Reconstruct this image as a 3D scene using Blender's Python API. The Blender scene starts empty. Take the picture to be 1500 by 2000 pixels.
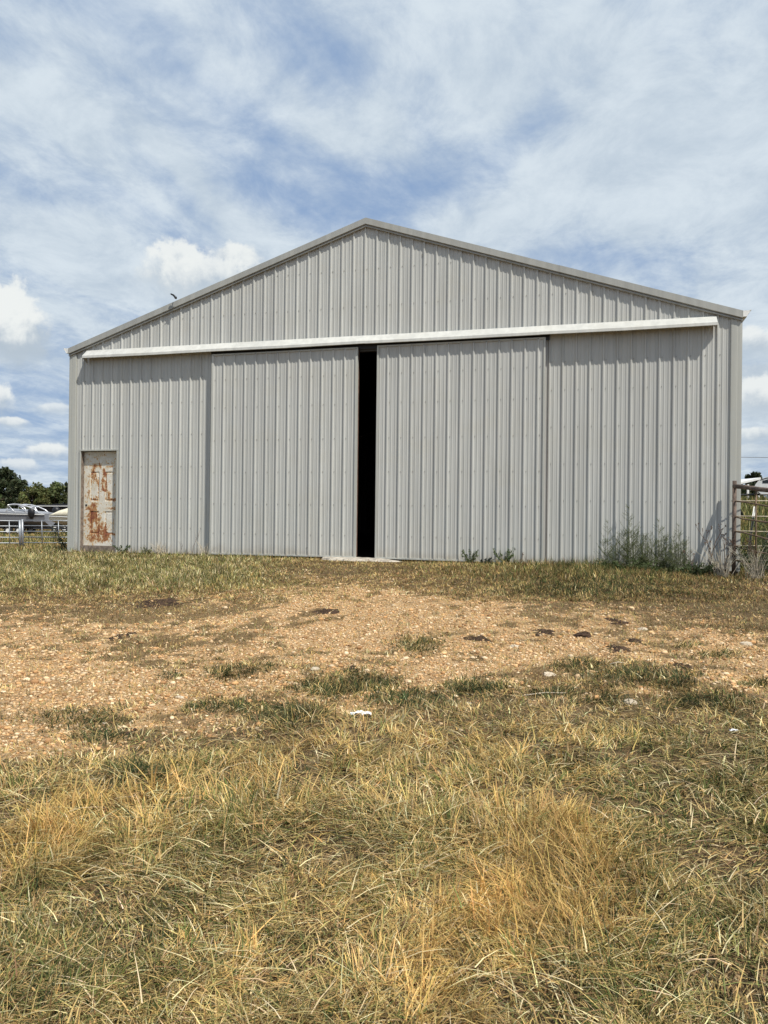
import bpy, math, random
import numpy as np
from mathutils import Matrix, Vector

random.seed(7)
rng = np.random.default_rng(7)
S = bpy.context.scene
COL = S.collection
rad = math.radians

# ------------------------------------------------------------------ camera
F, CX, CY, CZ = 1479.2, 10.389, -13.660, 0.8216
YAW, PITCH, ROLL = 0.2709, 0.0033, 0.0115
_cy, _sy, _cp, _sp = math.cos(YAW), math.sin(YAW), math.cos(PITCH), math.sin(PITCH)
FWD = np.array([-_sy * _cp, _cy * _cp, _sp])
_rt = np.array([_cy, _sy, 0.0])
_up = np.cross(_rt, FWD)
RT = _rt * math.cos(ROLL) + _up * math.sin(ROLL)
UP = _up * math.cos(ROLL) - _rt * math.sin(ROLL)
CAM = np.array([CX, CY, CZ])
cd = bpy.data.cameras.new("camera")
cam = bpy.data.objects.new("camera", cd)
COL.objects.link(cam)
cd.sensor_fit = 'HORIZONTAL'
cd.sensor_width = 36.0
cd.lens = 36.0 * F / 1500.0
cd.clip_start, cd.clip_end = 0.05, 5000
M = Matrix(((RT[0], UP[0], -FWD[0], CX), (RT[1], UP[1], -FWD[1], CY), (RT[2], UP[2], -FWD[2], CZ), (0, 0, 0, 1)))
cam.matrix_world = M
S.camera = cam

# ------------------------------------------------------------------ exposure, sun
S.view_settings.view_transform = 'Standard'
S.view_settings.look = 'None'
S.view_settings.exposure = 0.0
S.view_settings.gamma = 1.0
S.view_settings.use_curve_mapping = False
SUN = np.array([.25, -.17, .44]); SUN = SUN / np.linalg.norm(SUN)
SUN_EL = math.asin(SUN[2]); SUN_AZ = math.atan2(SUN[0], SUN[1])
sl = bpy.data.lights.new("sun", 'SUN')
sl.energy, sl.angle, sl.color = 5.0, rad(0.6), (1.0, 0.95, 0.86)
so = bpy.data.objects.new("sun", sl)
COL.objects.link(so)
so.rotation_euler = Vector(SUN).to_track_quat('Z', 'Y').to_euler()


# ------------------------------------------------------------------ node helper
class NT:
    def __init__(s, tree):
        s.t = tree; s.n = tree.nodes; s.l = tree.links

    def new(s, typ, **kw):
        nd = s.n.new(typ)
        for k, v in kw.items():
            setattr(nd, k, v)
        return nd

    def put(s, sock, v):
        if hasattr(v, 'is_output'):
            s.l.new(v, sock)
        elif v is not None:
            sock.default_value = v

    def m(s, op, a, b=None, c=None, clamp=False):
        nd = s.new('ShaderNodeMath', operation=op, use_clamp=clamp)
        for i, v in enumerate((a, b, c)):
            s.put(nd.inputs[i], v)
        return nd.outputs[0]

    def dot(s, a, vec):
        nd = s.new('ShaderNodeVectorMath', operation='DOT_PRODUCT')
        s.put(nd.inputs[0], a); s.put(nd.inputs[1], vec)
        return nd.outputs['Value']

    def comb(s, x, y, z):
        nd = s.new('ShaderNodeCombineXYZ')
        for i, v in enumerate((x, y, z)):
            s.put(nd.inputs[i], v)
        return nd.outputs[0]

    def vm(s, op, a, b):
        nd = s.new('ShaderNodeVectorMath', operation=op)
        s.put(nd.inputs[0], a); s.put(nd.inputs[1], b)
        return nd.outputs[0]

    def noise(s, vec, scale, detail=4, rough=.5, dist=0.0, out='Fac'):
        nd = s.new('ShaderNodeTexNoise')
        s.put(nd.inputs['Vector'], vec)
        nd.inputs['Scale'].default_value = scale
        nd.inputs['Detail'].default_value = detail
        nd.inputs['Roughness'].default_value = rough
        nd.inputs['Distortion'].default_value = dist
        return nd.outputs[out]

    def voro(s, vec, scale, out='Color', feature='F1'):
        nd = s.new('ShaderNodeTexVoronoi', feature=feature)
        s.put(nd.inputs['Vector'], vec)
        nd.inputs['Scale'].default_value = scale
        return nd.outputs[out]

    def ramp(s, v, a, b, lo=0.0, hi=1.0, smooth=True):
        nd = s.new('ShaderNodeMapRange')
        nd.interpolation_type = 'SMOOTHSTEP' if smooth else 'LINEAR'
        s.put(nd.inputs['Value'], v)
        for k, x in (('From Min', a), ('From Max', b), ('To Min', lo), ('To Max', hi)):
            s.put(nd.inputs[k], x)
        return nd.outputs['Result']

    def mix(s, f, a, b, mode='MIX'):
        nd = s.new('ShaderNodeMix', data_type='RGBA', blend_type=mode)
        s.put(nd.inputs['Factor'], f)
        s.put(nd.inputs['A'] if False else nd.inputs[6], a if hasattr(a, 'is_output') else (*a, 1.0))
        s.put(nd.inputs[7], b if hasattr(b, 'is_output') else (*b, 1.0))
        return nd.outputs[2]


# ------------------------------------------------------------------ world: sky and clouds
def azel(px, py):
    d = FWD + RT * (px - 750) / F - UP * (py - 1000) / F
    d = d / np.linalg.norm(d)
    return math.atan2(d[0] * _rt[0] + d[1] * _rt[1], -d[0] * _sy + d[1] * _cy), math.asin(d[2])


W = bpy.data.worlds.new("World")
S.world = W
W.use_nodes = True
w = NT(W.node_tree)
w.n.clear()
WS = 0.10
sky = w.new('ShaderNodeTexSky', sky_type='NISHITA', sun_disc=False)
sky.sun_elevation = SUN_EL
sky.sun_rotation = SUN_AZ
sky.air_density, sky.dust_density, sky.ozone_density = 1.0, 0.6, 1.4
D = w.new('ShaderNodeTexCoord').outputs['Generated']
da, db = w.dot(D, tuple(_rt)), w.dot(D, (-_sy, _cy, 0))
dc = w.dot(D, (0, 0, 1))
az = w.m('ARCTAN2', da, db)
el = w.m('ARCSINE', dc)
den = w.m('ADD', w.m('MAXIMUM', dc, 0.0), 0.16)
pa, pb = w.m('DIVIDE', da, den), w.m('DIVIDE', db, den)
# slight fan of the streaks
P1 = w.comb(w.m('SUBTRACT', w.m('MULTIPLY', pa, 1.30), w.m('MULTIPLY', pb, 0.62)), w.m('ADD', w.m('MULTIPLY', pa, .15), w.m('MULTIPLY', pb, 0.32)), 0.0)
P2 = w.comb(w.m('MULTIPLY', pa, 1.0), w.m('MULTIPLY', pb, 0.8), 3.3)
n1 = w.noise(P1, 2.2, 8, .56, .45)
n2 = w.noise(P2, 5.5, 8, .66, .3)
n3 = w.noise(P2, 0.9, 3, .5, .2)
cov = w.m('ADD', w.m('MULTIPLY', n1, .55), w.m('ADD', w.m('MULTIPLY', n2, .40), w.m('MULTIPLY', n3, .22)))


def gauss(px, py, rx, ry, amp):
    a0, e0 = azel(px, py)
    u = w.m('DIVIDE', w.m('SUBTRACT', az, a0), rx / F)
    v = w.m('DIVIDE', w.m('SUBTRACT', el, e0), ry / F)
    r2 = w.m('ADD', w.m('MULTIPLY', u, u), w.m('MULTIPLY', v, v))
    return w.m('MULTIPLY', w.m('POWER', 2.718, w.m('MULTIPLY', r2, -1.0)), amp)


nw = w.m('SUBTRACT', w.noise(D, 6.0, 5, .6, .4), .5)


def streak(x0, y0, x1, y1, wd, amp):
    (a0, e0), (a1, e1) = azel(x0, y0), azel(x1, y1)
    ln = math.hypot(a1 - a0, e1 - e0); ux, uy = (a1 - a0) / ln, (e1 - e0) / ln
    am, em = (a0 + a1) / 2, (e0 + e1) / 2
    da_, de_ = w.m('SUBTRACT', az, am), w.m('SUBTRACT', el, em)
    u = w.m('DIVIDE', w.m('ADD', w.m('MULTIPLY', da_, ux), w.m('MULTIPLY', de_, uy)), ln * .62)
    v = w.m('DIVIDE', w.m('SUBTRACT', w.m('MULTIPLY', de_, ux), w.m('MULTIPLY', da_, uy)), wd / F)
    v = w.m('ADD', v, w.m('MULTIPLY', nw, 3.2))
    r2 = w.m('ADD', w.m('MULTIPLY', u, u), w.m('MULTIPLY', v, v))
    return w.m('MULTIPLY', w.m('POWER', 2.718, w.m('MULTIPLY', r2, -1.0)), amp)


for g in [(1300, 250, 420, 420, .07), (90, 560, 200, 110, .08), (1480, 700, 120, 160, .12), (70, 700, 130, 60, -.03), (260, 120, 260, 160, .02)]:
    cov = w.m('ADD', cov, gauss(*g))
for g in [(220, 220, 480, 465, 42, .17), (20, 140, 250, 330, 42, .10), (0, 430, 240, 560, 55, .12), (330, 40, 640, 260, 55, .08), (690, 170, 790, 240, 45, .11),
          (870, 430, 1060, 385, 34, .13), (1010, 390, 1500, 270, 80, .13), (1040, 60, 1420, 200, 110, .09), (520, 330, 700, 430, 30, .06), (860, 120, 1010, 190, 40, .06),
          (1060, 470, 1420, 430, 45, .08), (560, 250, 760, 300, 30, .07), (60, 40, 300, 180, 40, .06),
          (225, 255, 400, 430, 26, -.15), (480, 60, 640, 170, 46, -.11), (650, 90, 730, 180, 40, -.12), (720, 345, 900, 405, 42, -.19), (890, 340, 1040, 245, 40, -.16),
          (420, 350, 600, 410, 34, -.13), (0, 330, 190, 390, 36, -.10), (560, 425, 700, 440, 30, -.09), (1080, 490, 1320, 505, 34, -.09), (120, 90, 300, 240, 30, -.07), (0, 60, 120, 160, 30, -.06),
          (380, 170, 560, 300, 30, -.07), (800, 200, 860, 330, 30, -.07)]:
    cov = w.m('ADD', cov, streak(*g[:5], g[5] * (.95 if g[5] > 0 else .78)))
cmask = w.ramp(cov, .39, .72)
cmask = w.m('MAXIMUM', cmask, w.ramp(el, .02, .14, .30, 0.0))


def wc(r, g, b):
    return (r / WS, g / WS, b / WS)


skyc = w.mix(1.0, sky.outputs[0], (1.0, 1.0, 1.0), 'MULTIPLY')
skyc = w.mix(.88, skyc, wc(.262, .392, .625))
wcol = w.mix(w.ramp(n2, .3, .7), wc(.54, .63, .72), wc(.72, .80, .86))
colr = w.mix(w.m('MULTIPLY', cmask, .93), skyc, wcol)
nh = w.noise(D, 17.0, 8, .62, .3)
nh2 = w.noise(D, 40.0, 6, .6, .2)
nn = w.m('ADD', w.m('MULTIPLY', w.m('SUBTRACT', nh, .5), 5.0), w.m('MULTIPLY', w.m('SUBTRACT', nh2, .5), 2.6))
for (px, py, rx, ry, op, bright) in [
    (400, 548, 120, 36, .45, .2), (352, 505, 58, 36, .95, 1.), (458, 500, 56, 34, .95, 1.), (405, 530, 90, 30, .8, .8),
    (8, 655, 78, 42, .9, -.35), (25, 608, 48, 52, .97, .9), (-40, 600, 70, 60, .97, .9),
    (4, 778, 18, 30, .9, .9), (20, 823, 28, 10, .85, .8), (95, 879, 36, 14, .9, .9), (38, 907, 26, 10, .7, .7), (110, 798, 34, 10, .6, .6), (12, 682, 60, 16, .6, -1.1),
    (1500, 735, 80, 26, .6, -.5), (1480, 670, 60, 26, .85, .7), (1490, 775, 60, 36, .9, .7), (1475, 848, 60, 16, .85, .7), (1490, 880, 60, 14, .5, -.2)]:
    a0, e0 = azel(px, py)
    u = w.m('DIVIDE', w.m('SUBTRACT', az, a0), rx / F)
    v = w.m('DIVIDE', w.m('SUBTRACT', el, e0), ry / F)
    r = w.m('SQRT', w.m('ADD', w.m('MULTIPLY', u, u), w.m('MULTIPLY', v, v)))
    r = w.m('ADD', r, w.m('MULTIPLY', nn, -.42))
    soft = w.ramp(v, -.8, .4, .85, .22)
    mk = w.ramp(w.m('SUBTRACT', 1.0, r), w.m('MULTIPLY', soft, -1.0), soft, 0.0, op)
    br = w.ramp(w.m('ADD', w.m('ADD', v, w.m('MULTIPLY', nn, .7)), bright - .5), -.9, .7)
    colr = w.mix(mk, colr, w.mix(br, wc(.47, .55, .63), wc(.86, .89, .88)))
bg = w.new('ShaderNodeBackground')
bg.inputs['Strength'].default_value = WS
w.l.new(colr, bg.inputs['Color'])
w.l.new(bg.outputs[0], w.new('ShaderNodeOutputWorld').inputs['Surface'])


# ------------------------------------------------------------------ materials
def mat(name, base, rough=.6, metal=0.0, spec=.5, var=.08, vscale=6.0, bump=0.0, bscale=60.0):
    """plain procedural material: colour broken up by noise, optional bump"""
    m = bpy.data.materials.new(name)
    m.use_nodes = True
    t = NT(m.node_tree)
    b = t.n['Principled BSDF']
    co = t.new('ShaderNodeTexCoord').outputs['Object']
    n = t.noise(co, vscale, 6, .6, .3)
    lo = tuple(c * (1 - var) for c in base); hi = tuple(min(1, c * (1 + var)) for c in base)
    t.l.new(t.mix(t.ramp(n, .3, .7), lo, hi), b.inputs['Base Color'])
    t.l.new(t.ramp(n, .3, .7, rough * .9, min(1, rough * 1.1)), b.inputs['Roughness'])
    b.inputs['Metallic'].default_value = metal
    b.inputs['Specular IOR Level'].default_value = spec
    if bump:
        bp = t.new('ShaderNodeBump')
        bp.inputs['Strength'].default_value = bump
        bp.inputs['Distance'].default_value = .01
        t.l.new(t.noise(co, bscale, 5, .6), bp.inputs['Height'])
        t.l.new(bp.outputs[0], b.inputs['Normal'])
    return m


def siding_mat(name, base, pale_muddy_base=True):
    m = bpy.data.materials.new(name)
    m.use_nodes = True
    t = NT(m.node_tree)
    b = t.n['Principled BSDF']
    geo = t.new('ShaderNodeNewGeometry').outputs['Position']
    streak = t.noise(t.vm('MULTIPLY', geo, (9.0, 9.0, .35)), 1.0, 5, .6)
    blot = t.noise(geo, 1.6, 5, .6, .4)
    wn = t.new('ShaderNodeTexWhiteNoise', noise_dimensions='1D'); t.l.new(t.m('FLOOR', t.m('DIVIDE', t.m('ADD', t.dot(geo, (1, 0, 0)), .11), .9144)), wn.inputs['W'])
    c = t.mix(t.ramp(streak, .32, .7), tuple(x * .90 for x in base), tuple(min(1, x * 1.06) for x in base))
    c = t.mix(1.0, c, t.mix(wn.outputs['Value'], (.955, .955, .955), (1.035, 1.035, 1.03)), 'MULTIPLY')
    c = t.mix(t.ramp(blot, .45, .75, 0, .35), c, (base[0] * .9, base[1] * .87, base[2] * .80))
    if pale_muddy_base:
        z = t.dot(geo, (0, 0, 1))
        zz = t.m('ADD', z, t.m('MULTIPLY', t.m('SUBTRACT', streak, .5), 1.4))
        c = t.mix(t.ramp(zz, .9, -.2, 0, .35), c, (base[0] * 1.04, base[1] * 1.0, base[2] * .95))  # slightly paler, warmer tone towards the foot of the wall
        zs = t.m('ADD', z, t.m('MULTIPLY', t.m('SUBTRACT', blot, .5), .5))
        c = t.mix(t.ramp(zs, .22, -.05, 0, .55), c, (.30, .26, .20))
    t.l.new(c, b.inputs['Base Color'])
    t.l.new(t.ramp(blot, .3, .7, .42, .6), b.inputs['Roughness'])
    b.inputs['Specular IOR Level'].default_value = .35
    bp = t.new('ShaderNodeBump')
    bp.inputs['Strength'].default_value = .35
    bp.inputs['Distance'].default_value = .02
    t.l.new(t.noise(t.vm('MULTIPLY', geo, (2.0, 2.0, 1.1)), 1.0, 3, .5), bp.inputs['Height'])
    t.l.new(bp.outputs[0], b.inputs['Normal'])
    return m


def attr_mat(name, rough=.75, trans=0.25, spec=.25, jitter=.12, attr='Col'):
    """material coloured by the point attribute stored on each blade or leaf"""
    m = bpy.data.materials.new(name)
    m.use_nodes = True
    t = NT(m.node_tree)
    b = t.n['Principled BSDF']
    at = t.new('ShaderNodeAttribute', attribute_name=attr).outputs['Color']
    geo = t.new('ShaderNodeNewGeometry').outputs['Position']
    n = t.noise(geo, 35.0, 3, .6)
    c = t.mix(1.0, at, t.mix(n, (1 - jitter,) * 3, (1 + jitter,) * 3), 'MULTIPLY')
    t.l.new(c, b.inputs['Base Color'])
    b.inputs['Roughness'].default_value = rough
    b.inputs['Specular IOR Level'].default_value = spec
    if trans:
        tr = t.new('ShaderNodeBsdfTranslucent')
        t.l.new(c, tr.inputs['Color'])
        mx = t.new('ShaderNodeMixShader')
        mx.inputs[0].default_value = trans
        t.l.new(b.outputs[0], mx.inputs[1]); t.l.new(tr.outputs[0], mx.inputs[2])
        t.l.new(mx.outputs[0], t.n['Material Output'].inputs['Surface'])
    return m


WALLC = (.485, .490, .468)
M_SIDE = siding_mat("grey_siding", WALLC)
M_TRIM = siding_mat("grey_trim", (.45, .455, .42), False)
M_RAKE = siding_mat("rake_trim_paint", (.34, .342, .32), False)
M_HOOD = siding_mat("pale_track_cover", (.53, .53, .50), False)
M_DARK = mat("dark_steel", (.03, .03, .032), .5, .3)
M_SCREW = mat("screw_heads", (.28, .27, .245), .5, .2)
M_WOOD = mat("weathered_board", (.20, .16, .13), .85, 0, .2, .35, 14, .5, 80)
M_REDWOOD = mat("stained_frame_wood", (.13, .07, .05), .85, 0, .2, .4, 14, .4, 80)
M_INNER = mat("shaded_inner", (.07, .07, .07), .7)  # shade of interiors and roof undersides put into the dark colour
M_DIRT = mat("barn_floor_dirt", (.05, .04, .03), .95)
M_WHITE = mat("white_enamel", (.78, .78, .75), .4)
M_CONC = mat("broken_concrete", (.42, .38, .32), .9, 0, .2, .35, 9, .8, 50)
M_GALV = mat("galvanised_pipe", (.34, .36, .38), .45, .5, .5, .2, 20)
M_RUST = mat("rusty_pipe", (.140, .104, .084), .85, .1, .3, .5, 11, .6, 60)
M_ROD = mat("rusty_rod", (.17, .12, .08), .8, .2, .3, .4, 12)
M_TPOST = mat("dark_post_paint", (.035, .04, .035), .7, 0, .3, .3, 12)
M_BLACK = mat("black_gelcoat", (.010, .010, .012), .45)
M_SILVER = mat("silver_cover", (.25, .26, .28), .5, .1)
M_GREYHULL = mat("grey_gelcoat", (.24, .25, .275), .3)
M_TARP = mat("black_tarp", (.012, .012, .014), .9, 0, .1)
M_CREAM = mat("cream_canvas", (.72, .66, .50), .8)
M_RUBBER = mat("rubber", (.02, .02, .02), .9)
M_ALU = mat("polished_tube", (.75, .75, .76), .3, .6)
M_GLASSD = mat("dark_glass", (.01, .012, .015), .1)
M_BARK = mat("bark", (.10, .075, .055), .95, 0, .2, .35, 8, .8, 20)
M_STALK = mat("dry_stalk", (.13, .085, .062), .9, 0, .2, .4, 30)
M_PALESTALK = mat("pale_dry_stalk", (.48, .42, .32), .9, 0, .2, .3, 30)
M_DUNG = mat("dry_manure", (.058, .037, .025), .98, 0, .1, .55, 30, 1.0, 90)
M_ROCK = mat("pale_limestone", (.52, .44, .33), .9, 0, .2, .25, 12, .7, 60)
M_PAPER = mat("white_paper", (.85, .85, .86), .8, 0, .2, .05, 20)
M_GRASS = attr_mat("grass_blades", .7, .22, .25)
M_LEAF = attr_mat("leaves", .6, .25, .3)
M_STONE = attr_mat("gravel_stones", .92, 0, .15)


# ------------------------------------------------------------------ object helpers
def tag(o, label=None, cat=None, group=None, kind=None):
    if label: o["label"] = label
    if cat: o["category"] = cat
    if group: o["group"] = group
    if kind: o["kind"] = kind
    return o


def thing(name, loc, label, cat, group=None, rz=0.0):
    o = bpy.data.objects.new(name, None)
    o.empty_display_size = .2
    COL.objects.link(o)
    o.location = loc
    o.rotation_euler = (0, 0, rz)
    return tag(o, label, cat, group)


def wloc(o):
    v = np.zeros(3)
    while o is not None:
        v = v + np.array(o.location); o = o.parent
    return v


class MB:
    def __init__(s):
        s.v = []; s.f = []; s.mi = []

    def quad(s, pts, mi=0):
        i = len(s.v); s.v += [tuple(p) for p in pts]
        s.f.append(tuple(range(i, i + len(pts)))); s.mi.append(mi)

    def box(s, a, b, mi=0):
        x0, y0, z0 = a; x1, y1, z1 = b
        i = len(s.v)
        s.v += [(x0, y0, z0), (x1, y0, z0), (x1, y1, z0), (x0, y1, z0), (x0, y0, z1), (x1, y0, z1), (x1, y1, z1), (x0, y1, z1)]
        for q in ((0, 3, 2, 1), (4, 5, 6, 7), (0, 1, 5, 4), (1, 2, 6, 5), (2, 3, 7, 6), (3, 0, 4, 7)):
            s.f.append(tuple(i + k for k in q)); s.mi.append(mi)

    def tube(s, pts, r, n=8, mi=0, cap=True):
        pts = [np.array(p, float) for p in pts]
        rr = r if isinstance(r, (list, tuple)) else [r] * len(pts)
        base = len(s.v)
        ref = None
        for k, p in enumerate(pts):
            t = pts[min(k + 1, len(pts) - 1)] - pts[max(k - 1, 0)]
            t = t / (np.linalg.norm(t) + 1e-9)
            if ref is None or abs(np.dot(ref, t)) > .95:
                ref = np.array([0, 0, 1.0]) if abs(t[2]) < .9 else np.array([1.0, 0, 0])
            u = np.cross(t, ref); u = u / np.linalg.norm(u); v = np.cross(t, u)
            for j in range(n):
                a = 2 * math.pi * j / n
                s.v.append(tuple(p + rr[k] * (math.cos(a) * u + math.sin(a) * v)))
        for k in range(len(pts) - 1):
            for j in range(n):
                a, b = base + k * n + j, base + k * n + (j + 1) % n
                s.f.append((a, b, b + n, a + n)); s.mi.append(mi)
        if cap:
            s.f.append(tuple(base + j for j in range(n))[::-1]); s.mi.append(mi)
            e = base + (len(pts) - 1) * n
            s.f.append(tuple(e + j for j in range(n))); s.mi.append(mi)

    def loft(s, secs, mi=0, closed=True, caps=True):
        base = len(s.v); n = len(secs[0])
        for c in secs:
            s.v += [tuple(p) for p in c]
        for k in range(len(secs) - 1):
            for j in range(n if closed else n - 1):
                a, b = base + k * n + j, base + k * n + (j + 1) % n
                s.f.append((a, b, b + n, a + n)); s.mi.append(mi)
        if caps:
            s.f.append(tuple(base + j for j in range(n))[::-1]); s.mi.append(mi)
            e = base + (len(secs) - 1) * n
            s.f.append(tuple(e + j for j in range(n))); s.mi.append(mi)

    def disc(s, c, nrm, r, n=14, mi=0):
        c = np.array(c, float); t = np.array(nrm, float); t /= np.linalg.norm(t)
        ref = np.array([0, 0, 1.0]) if abs(t[2]) < .9 else np.array([1.0, 0, 0])
        u = np.cross(t, ref); u /= np.linalg.norm(u); v = np.cross(t, u)
        s.quad([c + r * (math.cos(2 * math.pi * j / n) * u + math.sin(2 * math.pi * j / n) * v) for j in range(n)], mi)

    def build(s, name, mats, parent=None, smooth=False, local=False):
        me = bpy.data.meshes.new(name)
        v = np.array(s.v, float)
        if parent is not None and not local:
            v = v - wloc(parent)
        me.from_pydata(v.tolist(), [], s.f)
        for m in (mats if isinstance(mats, (list, tuple)) else [mats]):
            me.materials.append(m)
        me.polygons.foreach_set('material_index', s.mi)
        if smooth:
            me.polygons.foreach_set('use_smooth', [True] * len(s.f))
        me.update()
        o = bpy.data.objects.new(name, me)
        COL.objects.link(o)
        if parent is not None:
            o.parent = parent
        return o


def tri_mesh(name, V, T3, C=None, material=None, parent=None, smooth=False):
    """fast mesh from numpy triangles with an optional point colour"""
    me = bpy.data.meshes.new(name)
    V = np.ascontiguousarray(V, np.float32); T3 = np.ascontiguousarray(T3, np.int32)
    me.vertices.add(len(V)); me.vertices.foreach_set('co', V.ravel())
    me.loops.add(T3.size); me.loops.foreach_set('vertex_index', T3.ravel())
    me.polygons.add(len(T3)); me.polygons.foreach_set('loop_start', np.arange(0, T3.size, 3, dtype=np.int32))
    if smooth:
        me.polygons.foreach_set('use_smooth', np.ones(len(T3), bool))
    if C is not None:
        at = me.attributes.new('Col', 'FLOAT_COLOR', 'POINT')
        c4 = np.ones((len(V), 4), np.float32); c4[:, :3] = C
        at.data.foreach_set('color', c4.ravel())
    me.update(calc_edges=True)
    me.materials.append(material)
    o = bpy.data.objects.new(name, me)
    COL.objects.link(o)
    if parent is not None: o.parent = parent
    return o


def dup(root, loc, rz=0.0, sc=1.0, label=None):
    def cp(o, par):
        c = o.copy(); COL.objects.link(c)
        if par is not None: c.parent = par
        for ch in list(o.children): cp(ch, c)
        return c
    r = cp(root, None)
    r.location = loc; r.rotation_euler = (0, 0, rz); r.scale = (sc, sc, sc)
    if label: r["label"] = label
    return r


# ------------------------------------------------------------------ noise + terrain (numpy)
_perm = np.random.default_rng(3).random((256, 256))


def vnoise(x, y, sc=1.0, oct=3, seed=0):
    x = np.asarray(x, float) / sc + seed * 17.3; y = np.asarray(y, float) / sc + seed * 5.7
    out = 0; amp = 1.0; tot = 0
    for _ in range(oct):
        xi = np.floor(x).astype(int); yi = np.floor(y).astype(int)
        fx = x - xi; fy = y - yi
        fx = fx * fx * (3 - 2 * fx); fy = fy * fy * (3 - 2 * fy)
        g = lambda a, b: _perm[a % 256, b % 256]
        v = (g(xi, yi) * (1 - fx) + g(xi + 1, yi) * fx) * (1 - fy) + (g(xi, yi + 1) * (1 - fx) + g(xi + 1, yi + 1) * fx) * fy
        out = out + v * amp; tot += amp; amp *= .5
        x = x * 2.03 + 11.1; y = y * 2.03 + 4.7
    return out / tot


def sst(a, b, x):
    t = np.clip((np.asarray(x, float) - a) / (b - a), 0, 1)
    return t * t * (3 - 2 * t)


def T(x, y):
    x = np.asarray(x, float); y = np.asarray(y, float)
    f = np.clip(-y - .6, 0, 22)
    z = -.045 - .0525 * f * sst(0, 2.0, f) 
    u = np.clip(-x - 1.0, 0, 400)
    z = z - 1.15 * (1 - np.exp(-u / 11.0)) * sst(-6, 4, y) - .25 * (1 - np.exp(-u / 11.0)) * (1 - sst(-6, 4, y))
    z = z + .052 * np.clip(y - 1, 0, 38) * sst(11.5, 16, x)
    z = z - .10 * sst(9.0, 12.6, x) * sst(-2.5, 0, y) * (1 - sst(2, 6, y))
    near = 1 - sst(20, 60, np.hypot(x - 6, y + 6))
    z = z + near * ((vnoise(x, y, 1.7, 3, 1) - .5) * .09 + (vnoise(x, y, .35, 2, 2) - .5) * .03) * sst(.2, 1.2, np.abs(y))
    return z


def proj(x, y, z):
    P = np.stack([np.asarray(x, float) - CX, np.asarray(y, float) - CY, np.asarray(z, float) - CZ], -1)
    q = P @ FWD
    q = np.where(q < .2, .2, q)
    return 750 + F * (P @ RT) / q, 1000 - F * (P @ UP) / q


def ray(px, py):
    return FWD + RT * (px - 750) / F - UP * (py - 1000) / F


def atD(px, py, depth):
    return CAM + ray(px, py) * depth


def onground(px, py):
    d = ray(px, py)
    prev = 1.0
    for t in np.arange(1.2, 120, .02):
        p = CAM + d * t
        if p[2] < float(T(p[0], p[1])):
            return np.array([p[0], p[1], float(T(p[0], p[1]))])
    return CAM + d * 60


def gz(x, y, lift=0.0):
    return np.array([x, y, float(T(x, y)) + lift])


# zones of the yard, laid out on the ground itself
_TX = [-400, 0, 300, 600, 750, 1000, 1250, 1500, 1900]
_TY = [1235, 1212, 1188, 1165, 1152, 1192, 1215, 1250, 1280]
_BX = [-400, 0, 200, 400, 600, 800, 1000, 1200, 1500, 1900]
_BY = [1520, 1495, 1485, 1440, 1402, 1398, 1388, 1378, 1388, 1400]
GREEN_MATS = [(150, 1402, 95, 20), (440, 1383, 70, 13), (455, 1315, 52, 13), (335, 1322, 22, 8), (640, 1345, 55, 22), (715, 1336, 70, 18),
              (790, 1366, 90, 18), (560, 1395, 60, 22), (820, 1262, 48, 15), (1135, 1300, 42, 12), (925, 1345, 60, 18), (1090, 1358, 60, 9),
              (1250, 1320, 90, 18), (1320, 1332, 40, 10), (1385, 1372, 70, 15), (1490, 1335, 30, 8), (1410, 1280, 40, 6), (1345, 1262, 22, 6),
              (270, 1520, 60, 18), (690, 1325, 40, 14), (1170, 1150, 180, 18), (200, 1440, 50, 14), (1180, 1370, 50, 10), (520, 1305, 30, 8)]
MANURE = [(308, 1180, 52, 12), (640, 1195, 34, 7), (237, 1243, 24, 8), (1060, 1236, 26, 8), (1138, 1243, 18, 9), (1205, 1215, 22, 9),
          (1240, 1253, 16, 6), (1208, 1268, 24, 10), (1335, 1303, 20, 8), (247, 1432, 22, 10), (690, 1308, 16, 8), (935, 1248, 34, 6), (420, 1310, 0, 0)]


def fields(x, y):
    z = T(x, y)
    px, py = proj(x, y, z)
    wob = (vnoise(x, y, .9, 3, 5) - .5) * 60
    yt = np.interp(px, _TX, _TY); yb = np.interp(px, _BX, _BY)
    front = (y < -.05) & (((x - CX) * FWD[0] + (y - CY) * FWD[1]) > .6)
    G = sst(-45, 40, py - yt + 14 + wob * .6) * sst(-35, 60, yb - py + wob) * front
    b = 0
    for (cx, cy, rx, ry, a) in [(700, 1190, 500, 30, .05), (120, 1370, 190, 90, .16), (430, 1345, 260, 40, .10), (800, 1240, 260, 70, .14), (1380, 1270, 160, 40, .14),
                                (900, 1310, 130, 30, .06), (300, 1225, 330, 40, -.10), (1300, 1225, 200, 30, -.05), (560, 1330, 60, 40, -.06), (1150, 1330, 150, 40, -.10), (650, 1400, 160, 25, -.08),
                                (560, 1260, 140, 30, .06)]:
        b = b + a * np.exp(-((px - cx) / rx) ** 2 - ((py - cy) / ry) ** 2)
    bare = G * sst(.40, .64, vnoise(x, y, .60, 3, 8) * .40 + vnoise(x, y, .15, 3, 14) * .60 + b * .8)
    gm = 0
    for (cx, cy, rx, ry) in GREEN_MATS:
        r2 = ((px - cx) / rx) ** 2 + ((py - cy) / ry) ** 2
        gm = np.maximum(gm, np.exp(-r2 * .9))
    gm = gm * sst(.25, .6, vnoise(x, y, .22, 3, 9) + gm * .35)
    return px, py, G, bare, gm, yt, yb


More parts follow.
